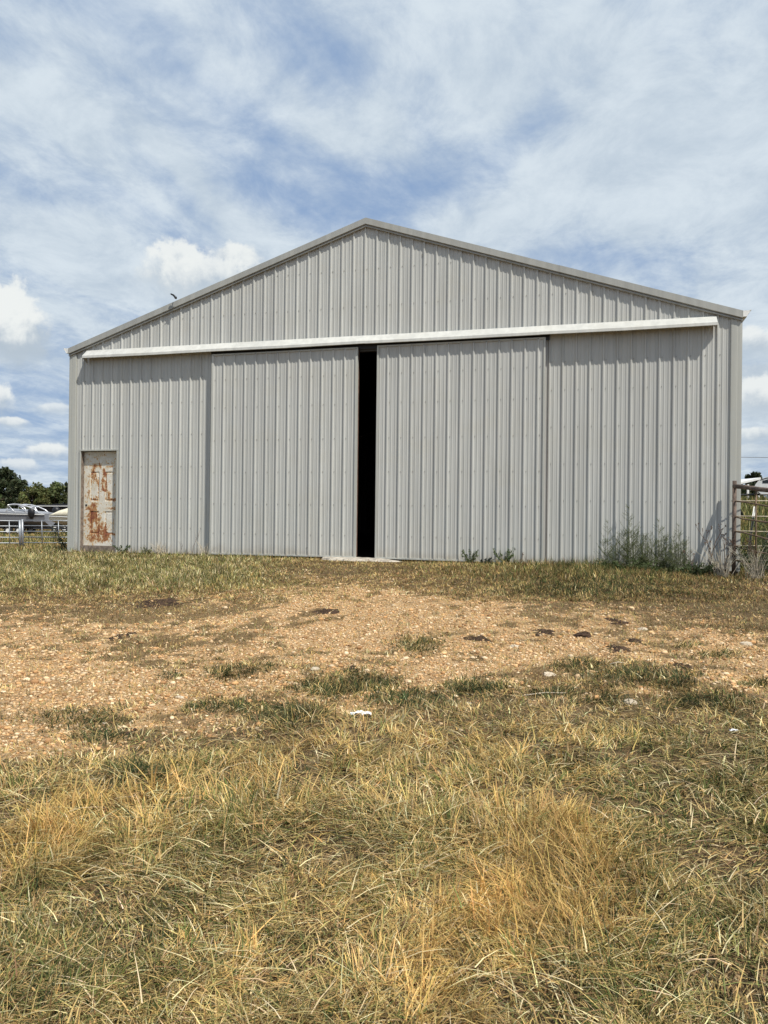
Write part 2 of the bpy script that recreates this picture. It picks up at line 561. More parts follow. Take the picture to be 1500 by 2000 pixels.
# ------------------------------------------------------------------ ground sheet
def axis(c, near, step, far, ratio=1.12):
    a = list(np.arange(0, near, step)); s = step
    while a[-1] < far:
        s *= ratio; a.append(a[-1] + s)
    a = np.array(a)
    return c + np.concatenate([-a[:0:-1], a])


gx = axis(7.0, 9.5, .07, 900); gy = axis(-6.5, 7.0, .07, 900)
XX, YY = np.meshgrid(gx, gy)
ZZ = T(XX, YY)
pxx, pyy, GG, BB, GM, _, _ = fields(XX, YY)
nx, ny = len(gx), len(gy)
idx = np.arange(nx * ny).reshape(ny, nx)
a_, b_, c_, d_ = idx[:-1, :-1].ravel(), idx[:-1, 1:].ravel(), idx[1:, 1:].ravel(), idx[1:, :-1].ravel()
tris = np.concatenate([np.stack([a_, b_, c_], 1), np.stack([a_, c_, d_], 1)])
m = bpy.data.materials.new("yard_soil_gravel")
m.use_nodes = True
t = NT(m.node_tree)
bs = t.n['Principled BSDF']
at = t.new('ShaderNodeAttribute', attribute_name='Col')
sep = t.new('ShaderNodeSeparateColor')
t.l.new(at.outputs['Color'], sep.inputs[0])
geo = t.new('ShaderNodeNewGeometry').outputs['Position']
v1 = t.voro(geo, 55.0); v1d = t.voro(geo, 55.0, 'Distance')
v2 = t.voro(geo, 130.0); v2d = t.voro(geo, 130.0, 'Distance')
nb = t.noise(geo, 2.2, 6, .62, .4); nf = t.noise(geo, 22.0, 6, .65); nff = t.noise(geo, 90.0, 4, .65)
s1 = t.new('ShaderNodeSeparateColor'); t.l.new(v1, s1.inputs[0])
s2 = t.new('ShaderNodeSeparateColor'); t.l.new(v2, s2.inputs[0])
sand = t.mix(t.ramp(nb, .3, .7), (.56, .330, .135), (.70, .445, .200))
peb = t.mix(s1.outputs[0], (.38, .22, .10), (.70, .53, .33))
grav = t.mix(t.ramp(s1.outputs[1], .35, .6, 0, .8), sand, peb)
grav = t.mix(t.ramp(s2.outputs[1], .55, .8, 0, .55), grav, t.mix(s2.outputs[0], (.20, .12, .07), (.58, .47, .33)))
grav = t.mix(t.ramp(nf, .52, .72, 0, .55), grav, (.20, .125, .07))
soil = t.mix(t.ramp(nf, .35, .68), (.070, .046, .024), (.21, .14, .068))  # humus coloured extra dark to deepen the shaded gaps between blades
soil = t.mix(t.ramp(nff, .5, .7, 0, .6), soil, (.34, .27, .15))
soil = t.mix(t.ramp(nb, .45, .7, 0, .4), soil, (.11, .088, .045))
mk = t.ramp(t.m('ADD', sep.outputs[0], t.m('ADD', t.m('MULTIPLY', t.m('SUBTRACT', nf, .5), 1.3), t.m('MULTIPLY', t.m('SUBTRACT', t.noise(geo, 7.0, 5, .65), .5), 1.3))), .12, .62)
grav = t.mix(t.ramp(t.noise(geo, 5.0, 7, .74, .6), .50, .64, 0, .75), grav, (.25, .150, .072))
grav = t.mix(t.ramp(t.noise(geo, 45.0, 4, .7), .58, .70, 0, .6), grav, (.16, .095, .05))
soil = t.mix(t.ramp(sep.outputs[1], .3, .9, 0, .5), soil, t.mix(t.ramp(nff, .4, .65), (.20, .125, .06), (.40, .27, .13)))
colr = t.mix(mk, soil, grav)
t.l.new(colr, bs.inputs['Base Color'])
bs.inputs['Roughness'].default_value = .95
bs.inputs['Specular IOR Level'].default_value = .15
hh = t.m('ADD', t.m('MULTIPLY', t.m('SUBTRACT', 1.0, v1d), .8), t.m('ADD', t.m('MULTIPLY', nf, .9), t.m('MULTIPLY', t.m('SUBTRACT', 1.0, v2d), .4)))
bp = t.new('ShaderNodeBump'); bp.inputs['Strength'].default_value = 1.0; bp.inputs['Distance'].default_value = .022
t.l.new(hh, bp.inputs['Height']); t.l.new(bp.outputs[0], bs.inputs['Normal'])
V = np.stack([XX.ravel(), YY.ravel(), ZZ.ravel()], 1)
g = tri_mesh("ground", V, tris, np.stack([BB.ravel(), GG.ravel(), GM.ravel()], 1), m, smooth=True)
tag(g, "tan gravel and bare dry soil yard sloping up to the barn", "ground", kind="structure")

# ------------------------------------------------------------------ barn
XL, XR, HE, HP, LEN = -.31, 12.69, 4.158, 6.300, 19.0
XM = (XL + XR) / 2
SL = (HP - HE) / (XM - XL)
RIB = .2286


def fx(x, Y):
    """move a facade measurement taken at y=-.02 to plane Y along the sight line"""
    return CX + (x - CX) * (Y - CY) / (-.02 - CY)


def fz(z, Y):
    return CZ + (z - CZ) * (Y - CY) / (-.02 - CY)


def profile(x0, x1, phase=0.0, h=.024):
    """rib section of ag panel: (x, height) list from x0 to x1; big rib every 9 in, two low ribs between"""
    pts = []
    k0 = int(math.floor((x0 - phase) / RIB)) - 1; k1 = int(math.ceil((x1 - phase) / RIB)) + 1
    for k in range(k0, k1 + 1):
        c = phase + k * RIB
        pts += [(c - .026, 0), (c - .010, h), (c + .010, h), (c + .026, 0)]
        for o in (.077, .152):
            pts += [(c + o - .014, 0), (c + o - .007, .0058), (c + o + .007, .0058), (c + o + .014, 0)]
    pts.sort()
    xs = [p[0] for p in pts]; hs = [p[1] for p in pts]
    out = [(x0, float(np.interp(x0, xs, hs)))] + [p for p in pts if x0 < p[0] < x1] + [(x1, float(np.interp(x1, xs, hs)))]
    return out


def ribwall(mb, x0, x1, zb, zt, Y, phase=0.0, holes=(), sgn=-1):
    pr = profile(x0, x1, phase)
    cuts = sorted({h[0] for h in holes} | {h[1] for h in holes} | {XM})
    xs = [p[0] for p in pr]; hs = [p[1] for p in pr]
    allx = sorted(set(xs) | {c for c in cuts if x0 < c < x1})
    P = [(x, float(np.interp(x, xs, hs))) for x in allx]
    for (xa, ha), (xb, hb) in zip(P[:-1], P[1:]):
        mid = (xa + xb) / 2
        segs = [(zb, None)]
        for (h0, h1, z0, z1) in holes:
            if h0 < mid < h1:
                segs = [(z1, None)] if z0 <= zb else [(zb, z0), (z1, None)]
        for (s0, s1) in segs:
            ta = zt(xa) if s1 is None else s1; tb = zt(xb) if s1 is None else s1
            mb.quad([(xa, Y + sgn * ha, s0), (xb, Y + sgn * hb, s0), (xb, Y + sgn * hb, tb), (xa, Y + sgn * ha, ta)])


def roofz(x):
    return HP - SL * abs(x - XM)


barn = thing("metal_barn", (XM, 0, 0), "large pale grey corrugated metal barn with low gable and sliding doors", "barn")
DO = (3.35, 9.25, -.2, 3.98)                      # big doorway
EO = (-.035, .835, -.2, 2.09)                     # entry doorway
mb = MB()
ribwall(mb, XL + .01, XR - .01, -.02, lambda x: roofz(x) - .02, 0.0, 0.0, (DO, EO))
for zr in (.50, 1.10, 1.75, 2.40, 3.05, 3.55, 4.75, 5.45):
    for k in range(-1, 56):
        x = k * RIB + .040
        if zr > roofz(x) - .15 or (DO[0] < x < DO[1] and zr < DO[3]) or (EO[0] < x < EO[1] and zr < EO[3] + .05):
            continue
        zz = zr + (vnoise(x, zr, .4, 1, 4) - .5) * .012
        mb.box((x - .006, -.009, zz - .006), (x + .006, -.001, zz + .006), 1)
for (x, z, sx, sz) in [(7.28, 5.62, .012, .03), (1.35, 1.25, .01, .02)]:
    mb.box((x - sx, -.008, z - sz), (x + sx, .0, z + sz), 1)
mb.build("front_wall", [M_SIDE, M_SCREW], barn)
mb = MB()                                          # side and back walls
for xs_, sg in ((XL, -1), (XR, 1)):
    pr = profile(.03, LEN, .1)
    for (ya, ha), (yb, hb) in zip(pr[:-1], pr[1:]):
        mb.quad([(xs_ + sg * ha, ya, -.3), (xs_ + sg * hb, yb, -.3), (xs_ + sg * hb, yb, HE + .022), (xs_ + sg * ha, ya, HE + .022)])
mb.build("side_wall", M_SIDE, barn)
mb = MB()
ribwall(mb, XL + .01, XR - .01, -.3, lambda x: roofz(x) + .022, LEN, 0.0, (), 1)
mb.build("back_wall", M_SIDE, barn)
mb = MB()                                          # roof slopes, ribbed
for sg in (-1, 1):
    xe = XM + sg * (XM - XL + .05)
    pr = profile(-.03, LEN + .05, .05)
    for (ya, ha), (yb, hb) in zip(pr[:-1], pr[1:]):
        ze = roofz(xe) + .035
        mb.quad([(xe, ya, ze + ha), (xe, yb, ze + hb), (XM, yb, HP + .035 + hb), (XM, ya, HP + .035 + ha)])
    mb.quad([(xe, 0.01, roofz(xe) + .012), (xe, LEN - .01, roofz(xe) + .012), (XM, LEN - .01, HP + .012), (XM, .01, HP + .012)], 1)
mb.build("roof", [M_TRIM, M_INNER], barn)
mb = MB()
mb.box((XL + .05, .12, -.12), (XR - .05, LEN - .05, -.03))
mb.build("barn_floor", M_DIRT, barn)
# rake trim: face board with a drip bead, in lapped lengths, one part per slope
for sg in (-1, 1):
    mb = MB()
    joints = [0.0, .46, 1.0] if sg < 0 else [0.0, .55, 1.0]
    for j in range(2):
        pr = .0025 * (j % 2)
        secs = []
        for tt in (joints[j] - (.004 if j else 0), joints[j + 1]):
            x = XM + sg * (XM - XL + .025) * tt
            zt = HP + .088 - SL * abs(x - XM)
            secs.append([(x, .10, zt + .012 + pr), (x, -.072 - pr, zt + .012 + pr), (x, -.078 - pr, zt - .104), (x, -.044, zt - .118), (x, -.044, zt - .128),
                         (x, -.060 - pr, zt - .132), (x, -.058 - pr, zt - .150), (x, -.030, zt - .153), (x, -.026, zt - .03), (x, .10, zt - .005)])
        mb.loft(secs)
    for k in range(9):                             # screw heads on the top flange
        x = XM + sg * (XM - XL) * (k + .6) / 9.2
        zt = HP + .100 - SL * abs(x - XM)
        mb.box((x - .012, -.03, zt - .004), (x + .012, -.006, zt + .012), 0)
    mb.build("rake_trim", M_RAKE, barn)
# corner trim
for sg, xc in ((-1, XL), (1, XR)):
    mb = MB()
    inner = xc - sg * .145
    zt = HE - .04
    sec = [(inner, -.004), (inner, -.030), (inner + sg * .014, -.033), (xc - sg * .052, -.034), (xc - sg * .047, -.027), (xc, -.028), (xc + sg * .028, -.026), (xc + sg * .028, .15), (xc + sg * .02, .15),
           (xc + sg * .02, -.015), (xc - sg * .05, -.012)]
    mb.loft([[(a, b, -.05) for a, b in sec], [(a, b, zt - (0)) for a, b in sec]])
    mb.build("corner_trim", M_TRIM, barn)
# gutters
for sg, xc in ((-1, XL), (1, XR)):
    mb = MB()
    ze = HE + .095
    sec = [(0, 0), (0, -.10), (.06, -.10), (.075, -.06), (.105, -.03), (.11, 0), (.125, 0), (.125, .008), (.100, .008), (.095, -.028), (.068, -.055), (.052, -.092), (.008, -.092), (.008, 0)]
    mb.loft([[(xc + sg * (.03 + a), y, ze + b) for a, b in sec] for y in (-.065, LEN + .1)])
    mb.quad([(xc + sg * (.03 + a), -.063, ze + b) for a, b in sec[:6]])
    mb.build("gutter", M_WHITE, barn)

# track cover (sloping hood), in lengths, with the dark rail beneath
HX0, HX1 = .10, 12.315
mb = MB()
joint = [HX0, 3.15, 6.25, 9.45, HX1]
for j in range(4):
    o = .002 * (j % 2); dz = (0, .004, -.003, .006)[j]
    secs = []
    for x, dd in ((joint[j] - (.01 if j else 0), 0), ((joint[j] + joint[j + 1]) / 2, -.006), (joint[j + 1], dz)):
        secs.append([(x, -.022, 4.185 + o), (x, -.045, 4.185 + o), (x, -.198 - o, 4.048 + dd), (x, -.203 - o, 4.000 + dd), (x, -.185, 3.995 + dd), (x, -.185, 4.012 + dd),
                     (x, -.192, 4.018 + dd), (x, -.192, 4.042 + dd), (x, -.043, 4.170), (x, -.022, 4.170)])
    mb.loft(secs)
for x in (HX0 + .004, HX1 - .004):                 # end plates
    mb.quad([(x, -.03, 4.165), (x, -.19, 4.04), (x, -.19, 4.0), (x, -.03, 3.90)])
hood = mb.build("track_cover", M_HOOD, barn)
mb = MB()
mb.box((HX0 + .05, -.14, 4.035), (HX1 - .05, -.06, 4.095))
mb.box((3.0, -.055, 3.93), (9.6, -.030, 4.12))
mb.build("door_track", M_DARK, barn)

# sliding doors
DY = -.098


def sliding_door(x0, x1, z0l, z0r, z1, phase):
    mb = MB()
    pr = profile(x0 + .02, x1 - .02, phase)
    zb = lambda x: z0l + (z0r - z0l) * (x - x0) / (x1 - x0)
    for (xa, ha), (xb, hb) in zip(pr[:-1], pr[1:]):
        mb.quad([(xa, DY - ha, zb(xa)), (xb, DY - hb, zb(xb)), (xb, DY - hb, z1 - .03), (xa, DY - ha, z1 - .03)])
    for zr in (.42, 1.0, 1.62, 2.25, 2.9, 3.45):
        for (c, h) in pr:
            pass
        k = math.ceil((x0 - phase) / RIB)
        while phase + k * RIB + .04 < x1 - .03:
            x = phase + k * RIB + .04; k += 1
            zz = zr + (vnoise(x, zr, .4, 1, 6) - .5) * .012
            mb.box((x - .006, DY - .009, zz - .006), (x + .006, DY - .001, zz + .006), 1)
    if x0 < 5:                                     # small tear in the sheet near the bottom
        for q in ([(5.075, .155), (5.12, .165), (5.14, .235), (5.115, .19)], [(5.12, .165), (5.15, .19), (5.14, .235)]):
            mb.quad([(a, DY - .0075, b) for a, b in q], 1)
    door = mb.build("sliding_door", [M_SIDE, M_SCREW], barn)
    e = MB()                                       # folded metal edge, top and sides and bottom
    e.box((x0, DY - .024, z1 - .042), (x1, DY + .03, z1 - .012))
    e.box((x0, DY - .0245, z0l - .005), (x0 + .032, DY + .03, z1 - .0425))
    e.box((x1 - .032, DY - .0245, z0r - .005), (x1, DY + .03, z1 - .0425))
    e.loft([[(x0 + .032, DY - .023, z0l), (x0 + .032, DY + .03, z0l), (x0 + .032, DY + .03, z0l + .028), (x0 + .032, DY - .023, z0l + .028)],
            [(x1 - .032, DY - .023, z0r), (x1 - .032, DY + .03, z0r), (x1 - .032, DY + .03, z0r + .028), (x1 - .032, DY - .023, z0r + .028)]])
    e.build("edge_trim", M_TRIM, door)
    f = MB()                                       # timber frame behind the skin
    f.box((x0 + .004, DY + .0305, z0l + .01), (x0 + .09, DY + .088, z1 - .02))
    f.box((x1 - .09, DY + .0305, z0r + .01), (x1 - .002, DY + .088, z1 - .02))
    for z in (.1, 1.3, 2.6, 3.86):
        f.box((x0 + .09, DY + .031, z), (x1 - .09, DY + .07, z + .09))
    f.build("timber_frame", M_REDWOOD, door)
    return door


Y_ = DY - .01
sliding_door(fx(2.997, Y_), fx(6.055, Y_), fz(.002, Y_) - .012, fz(.012, Y_) - .012, fz(3.99, Y_), fx(13 * RIB + .06, Y_) - 13 * RIB)
sliding_door(fx(6.434, Y_), fx(9.53, Y_), fz(-.004, Y_), fz(-.02, Y_), fz(4.0, Y_), fx(28 * RIB + .24, Y_) - 28 * RIB)
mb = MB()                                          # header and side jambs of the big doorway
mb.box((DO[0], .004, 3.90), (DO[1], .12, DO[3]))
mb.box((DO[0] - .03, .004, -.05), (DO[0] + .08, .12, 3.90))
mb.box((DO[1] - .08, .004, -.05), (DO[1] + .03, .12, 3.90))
mb.build("doorway_frame", M_INNER, barn)  # dark colour holds the shade around the doorway gap

# entry door
ED = .092                                          # recess
mb = MB()
mb.box((EO[0] - .03, -.026, EO[3] - .005), (EO[1] + .03, ED, EO[3] + .022))
mb.box((EO[1], -.024, -.03), (EO[1] + .028, ED, EO[3] - .0055))
mb.box((EO[0] - .03, -.024, -.03), (EO[0], -.003, EO[3] - .0055))
mb.build("door_flashing", M_TRIM, barn)
mb = MB()
mb.box((EO[0] - .028, -.0028, -.03), (EO[0], ED + .05, EO[3] - .006))
mb.box((EO[0], -.012, -.05), (EO[1] - .0005, ED + .05, .092))
mb.build("door_frame", M_WOOD, barn)
NXD, NZD = 86, 190
dx0, dx1, dz0, dz1 = EO[0] + .004, EO[1] - .002, .098, 2.075
us = np.linspace(0, 1, NXD); vs = np.linspace(0, 1, NZD)
UU, VV = np.meshgrid(us, vs)
dep = np.zeros_like(UU)
Wd, Hd = dx1 - dx0, dz1 - dz0
for (u0, u1) in ((.185, .435), (.60, .865)):
    for (v0, v1) in ((.125, .365), (.475, .785), (.862, .945)):
        ex = np.minimum((UU - u0), (u1 - UU)) * Wd; ez = np.minimum((VV - v0), (v1 - VV)) * Hd
        e_ = np.minimum(ex, ez)
        dep += np.where(e_ > 0, np.interp(e_, [0, .010, .022, .034, 1], [0, .011, .011, .003, .003]), 0)
rust = np.zeros_like(UU)
for (u, v, ru, rv, a) in [(.26, .33, .10, .07, 1.25), (.22, .24, .07, .10, 1.05), (.36, .30, .05, .08, .8), (.38, .14, .09, .06, 1.0), (.20, .08, .09, .06, .95), (.58, .18, .12, .07, .85),
                          (.62, .10, .12, .05, .75), (.50, .06, .3, .03, .8), (.30, .425, .10, .03, 1.0), (.12, .40, .09, .02, .95), (.33, .50, .10, .03, 1.0), (.14, .55, .05, .09, .75),
                          (.28, .73, .10, .05, 1.0), (.27, .80, .06, .05, .95), (.55, .60, .08, .03, 1.05), (.53, .66, .06, .04, .7), (.60, .76, .07, .035, .95), (.70, .54, .05, .06, .8),
                          (.80, .49, .12, .02, .95), (.78, .395, .12, .018, 1.0), (.80, .125, .14, .012, .95), (.45, .86, .05, .04, .95), (.30, .85, .10, .02, .9), (.56, .80, .05, .03, .8), (.55, .72, .04, .05, .75), (.62, .66, .03, .08, .7), (.75, .84, .1, .012, .7), (.40, .67, .04, .06, .6), (.50, .33, .05, .05, .5), (.06, .25, .05, .10, .55),
                          (.80, .20, .03, .1, .3), (.45, .20, .04, .10, .7), (.1, .7, .06, .08, .35)]:
    rust += a * np.exp(-((UU - u) / ru) ** 2 - ((VV - v) / rv) ** 2)
rust += .40 * np.clip((dep - .003) / .008, 0, 1) * (VV < .9)
DVx = dx0 + UU * Wd; DVz = dz0 + VV * Hd; DVy = ED + dep
idx = np.arange(NXD * NZD).reshape(NZD, NXD)
a_, b_, c_, d_ = idx[:-1, :-1].ravel(), idx[:-1, 1:].ravel(), idx[1:, 1:].ravel(), idx[1:, :-1].ravel()
V = np.stack([DVx.ravel() - XM, DVy.ravel(), DVz.ravel()], 1)
m = bpy.data.materials.new("peeling_rusty_paint")
m.use_nodes = True
t = NT(m.node_tree); bs = t.n['Principled BSDF']
rs = t.new('ShaderNodeSeparateColor'); t.l.new(t.new('ShaderNodeAttribute', attribute_name='Col').outputs['Color'], rs.inputs[0])
geo = t.new('ShaderNodeNewGeometry').outputs['Position']
na = t.noise(geo, 16, 7, .68, .8); nb_ = t.noise(t.vm('MULTIPLY', geo, (1, 1, .45)), 38, 6, .6, .5); nc = t.noise(geo, 7, 4, .5)
rv = t.m('ADD', t.m('MULTIPLY', rs.outputs[0], 1.0), t.m('ADD', t.m('MULTIPLY', t.m('SUBTRACT', na, .5), 2.8), t.m('MULTIPLY', t.m('SUBTRACT', nb_, .5), 3.4)))
paint = t.mix(t.ramp(nc, .35, .65), (.62, .575, .48), (.70, .67, .60))
paint = t.mix(t.ramp(nb_, .55, .75, 0, .35), paint, (.50, .44, .33))
c = t.mix(t.ramp(rv, .22, .60, 0, .85), paint, (.62, .44, .22))
c = t.mix(t.ramp(rv, .60, .80), c, t.mix(t.ramp(nc, .3, .7), (.38, .19, .075), (.28, .105, .042)))
c = t.mix(t.ramp(rv, 1.15, 1.6), c, (.19, .055, .028))
c = t.mix(t.ramp(nb_, .66, .72, 0, .8), c, (.10, .065, .04))
t.l.new(c, bs.inputs['Base Color'])
bs.inputs['Roughness'].default_value = .8
bp = t.new('ShaderNodeBump'); bp.inputs['Strength'].default_value = .4; bp.inputs['Distance'].default_value = .004
t.l.new(rv, bp.inputs['Height']); t.l.new(bp.outputs[0], bs.inputs['Normal'])
ed = tri_mesh("entry_door", V, np.concatenate([np.stack([a_, b_, c_], 1), np.stack([a_, c_, d_], 1)]), np.stack([rust.ravel()] * 3, 1), m, barn)
ed["label"] = "white six panel entry door with peeling paint and rust"
mb = MB()
mb.tube([(dx0 + .062, ED - .004, .945), (dx0 + .062, ED + .03, .945)], .024, 16)  # dark disc in place of an open hole, its darkness is colour
mb.build("knob_hole", M_DARK, ed)

# broken concrete sill under the gap
pL, pR = onground(640, 1094), onground(775, 1096)
n = 34
outer, top_ = [], []
slab = thing("concrete_sill", (6.2, -.45, float(T(6.2, -.45))), "broken pale concrete sill on the ground below the gap between the barn doors", "concrete slab")
secs = []
for i in range(n + 1):
    tt = i / n
    x = 5.45 + 1.55 * tt
    wv = (vnoise(x, 0, .12, 2, 3) - .5)
    dpt = .26 * math.sin(math.pi * min(1, max(.02, tt))) ** .5 + .10 * wv
    z = .012 - .05 * max(0, (tt - .72)) / .28 + .012 * (vnoise(x, 3, .07, 2, 5) - .5)
    secs.append([(x, -.02, -.12), (x, -.02, z), (x, -.14, z - .004), (x, -.15 - dpt * .7, z - .02 - .01 * wv), (x, -.17 - dpt, z - .075), (x, -.19 - dpt, -.16)])
mb = MB()
mb.loft(secs)
mb.build("slab", M_CONC, slab)
for k in range(9):
    pass

# ------------------------------------------------------------------ small bird above the roof edge
bp_ = atD(341, 579, 15.2)
bird = thing("bird", tuple(bp_), "small dark bird just above the left slope of the barn roof", "bird")
mb = MB()
body = [(-.055, 0, .045), (-.03, 0, .03), (0, 0, 0), (.022, 0, -.022), (.035, 0, -.042), (.04, 0, -.055)]
mb.tube([bp_ + np.array(p) for p in body], [.010, .020, .018, .028, .022, .006], 9)
mb.build("body", M_BLACK, bird, True)
mb = MB()
for sg in (-1, 1):
    rt_ = [bp_ + np.array(p) for p in ((-.005, sg * .01, .015), (-.025, sg * .06, .045), (-.055, sg * .085, .035), (-.04, sg * .05, .02), (.012, sg * .012, -.01))]
    mb.quad(rt_)
    mb.quad([p - np.array([0, 0, .004]) for p in rt_][::-1])
mb.build("wing", M_BLACK, bird)

# ------------------------------------------------------------------ pipe fence at the right corner
post = gz(12.60, -.16)
zs_ = [float((atD(1425, yy, 13.35))[2]) for yy in (954, 981, 1009, 1036, 1062, 1088)]
end = atD(1500, 957, 11.5)
dirv = np.array([end[0] - post[0], end[1] - post[1]])
dz_ = end[2] - zs_[0]
ext = 2.6
fence = thing("pipe_fence", tuple(post), "rusty pipe fence with thick top rail running from the barn corner towards the camera", "fence")
mb = MB()
mb.tube([(post[0], post[1], post[2] - .1), (post[0], post[1], zs_[0] + .09)], .033, 12)
mb.build("post", M_RUST, fence, True)
pe = np.array([post[0] + dirv[0] * ext, post[1] + dirv[1] * ext])
mb = MB()
mb.tube([(pe[0], pe[1], float(T(*pe)) - .1), (pe[0], pe[1], zs_[0] + dz_ * ext + .06)], .038, 12)
mb.build("post", M_RUST, fence, True)
mb = MB()
mb.tube([(post[0] - .01, post[1] - .02, zs_[0])] + [(post[0] + dirv[0] * s, post[1] + dirv[1] * s, zs_[0] + dz_ * s + .006 * math.sin(s * 7)) for s in (.3, .8, 1.3, 1.9, ext)], .036, 12)
mb.build("top_rail", M_RUST, fence, True)
for k, z in enumerate(zs_[1:]):
    mb = MB()
    bow = (.01, -.012, .014, -.008, .01)[k]
    mb.tube([(post[0] + dirv[0] * s, post[1] + dirv[1] * s, z + dz_ * s + bow * math.sin(s * 4)) for s in (-.06, .3, .7, 1.2, 1.8, ext)], .0125, 8)
    mb.build("rod", M_ROD, fence, True)
for s in (.66, 1.6):
    mb = MB()
    x, y = post[0] + dirv[0] * s, post[1] + dirv[1] * s
    mb.tube([(x, y, zs_[0] + dz_ * s), (x + .012, y + .015, float(T(x, y)) - .05)], .013, 8)
    mb.build("stay", M_ROD, fence, True)
# second run of rods going off to the right behind it
fb = thing("rod_fence", (post[0] + .05, post[1] + .1, post[2]), "thin level rod fence running right from the rusty corner post behind the pipe rail", "fence")
for k, z in enumerate(zs_[1:]):
    mb = MB()
    mb.tube([(post[0] + _cy * s, post[1] + .02 + _sy * s, z + .004 + .006 * math.sin(s * 3 + k)) for s in (-.05, .5, 1.1, 2.0, 3.0)], .009, 6)
    mb.build("rod", M_PALESTALK, fb, True)
mb = MB()
q = (post[0] + _cy * 3.0, post[1] + .02 + _sy * 3.0)
mb.tube([(q[0], q[1], float(T(*q)) - .1), (q[0], q[1], zs_[0] + .05)], .03, 10)
mb.build("post", M_RUST, fb, True)


def tpost(p0, p1, label, white=True):
    th = thing("steel_post", tuple(p0), label, "post", "loose steel posts by the fence")
    p0, p1 = np.array(p0), np.array(p1)
    mb = MB()
    dr = (p1 - p0) / np.linalg.norm(p1 - p0)
    side = np.cross(dr, FWD); side /= np.linalg.norm(side); dp = np.cross(dr, side)
    sec = [(-.022, 0), (.022, 0), (.022, .006), (.004, .006), (.004, .035), (-.004, .035), (-.004, .006), (-.022, .006)]
    mb.loft([[p + side * a + dp * b for a, b in sec] for p in (p0, p0 + (p1 - p0) * (.8 if white else 1))])
    mb.build("shaft", M_TPOST, th)
    if white:
        mb = MB()
        mb.loft([[p + side * a * 1.05 + dp * b for a, b in sec] for p in (p0 + (p1 - p0) * .8, p1)])
        mb.build("painted_tip", M_WHITE, th)


tpost(atD(1459, 1095, 13.6), atD(1474, 990, 14.0), "dark steel post with white tip leaning behind the thin rods near the barn corner")
tpost(atD(1481, 1112, 12.7), atD(1504, 1030, 13.0), "dark steel post leaning right, at the right edge of the picture behind the rods", False)
tpost(atD(1451, 1008, 13.45), atD(1430, 968, 13.3), "short dark steel post slanting across the white corner of the barn below the top rail", False)

# ------------------------------------------------------------------ livestock panels beyond the barn's left corner
PD = 34.0


def cattle_panel(pxa, pxb, label, posts=(0, 1), stays=()):
    A, B = atD(pxa, 1072, PD), atD(pxb, 1068, PD)
    A[2], B[2] = float(T(A[0], A[1])), float(T(B[0], B[1]))
    th = thing("livestock_panel", tuple(A), label, "fence panel", "galvanised panels left of the barn")
    yA = [1017, 1027.5, 1038.5, 1049.5, 1060.5]
    HA = [float(atD((pxa + pxb) / 2, yy, PD)[2]) for yy in yA]
    base = .5 * (A[2] + B[2])
    for z in HA:
        mb = MB(); mb.tube([(A[0], A[1], z), (B[0], B[1], z + .015)], .021, 8); mb.build("rail", M_GALV, th, True)
    for P in ([A] if 0 in posts else []) + ([B] if 1 in posts else []):
        mb = MB(); mb.tube([(P[0], P[1], P[2] - .1), (P[0] - .05, P[1], HA[0] + .05)], .05, 10); mb.build("end_post", M_GALV, th, True)
    for s in stays:
        p = A + (B - A) * s
        mb = MB(); mb.tube([(p[0] + .05, p[1], HA[-1]), (p[0], p[1], HA[0])], .02, 8); mb.build("stay", M_GALV, th, True)


cattle_panel(-120, 39.5, "grey galvanised livestock panel left of the doubled post, at the picture's left edge", (0, 1), (.35, .86))
cattle_panel(44.5, 165, "grey galvanised livestock panel between the doubled post and the barn's left corner", (0, 1), (.30, .57))


# ------------------------------------------------------------------ boats on trailers
def hull_secs(L, B, H, n=14):
    secs = []
    for i in range(n + 1):
        tt = i / n
        bm = B / 2 * (1 - max(0, (tt - .35) / .65) ** 2.6) + .02
        kz = H * .62 * max(0, (tt - .55) / .45) ** 2.4
        sh = H * (1 + .10 * tt * tt)
        ch = kz + (sh - kz) * .42
        x = -L / 2 + L * tt
        secs.append([(x, 0, kz), (x, bm * .86, ch), (x, bm, sh), (x, -bm, sh), (x, -bm * .86, ch)])
    return secs


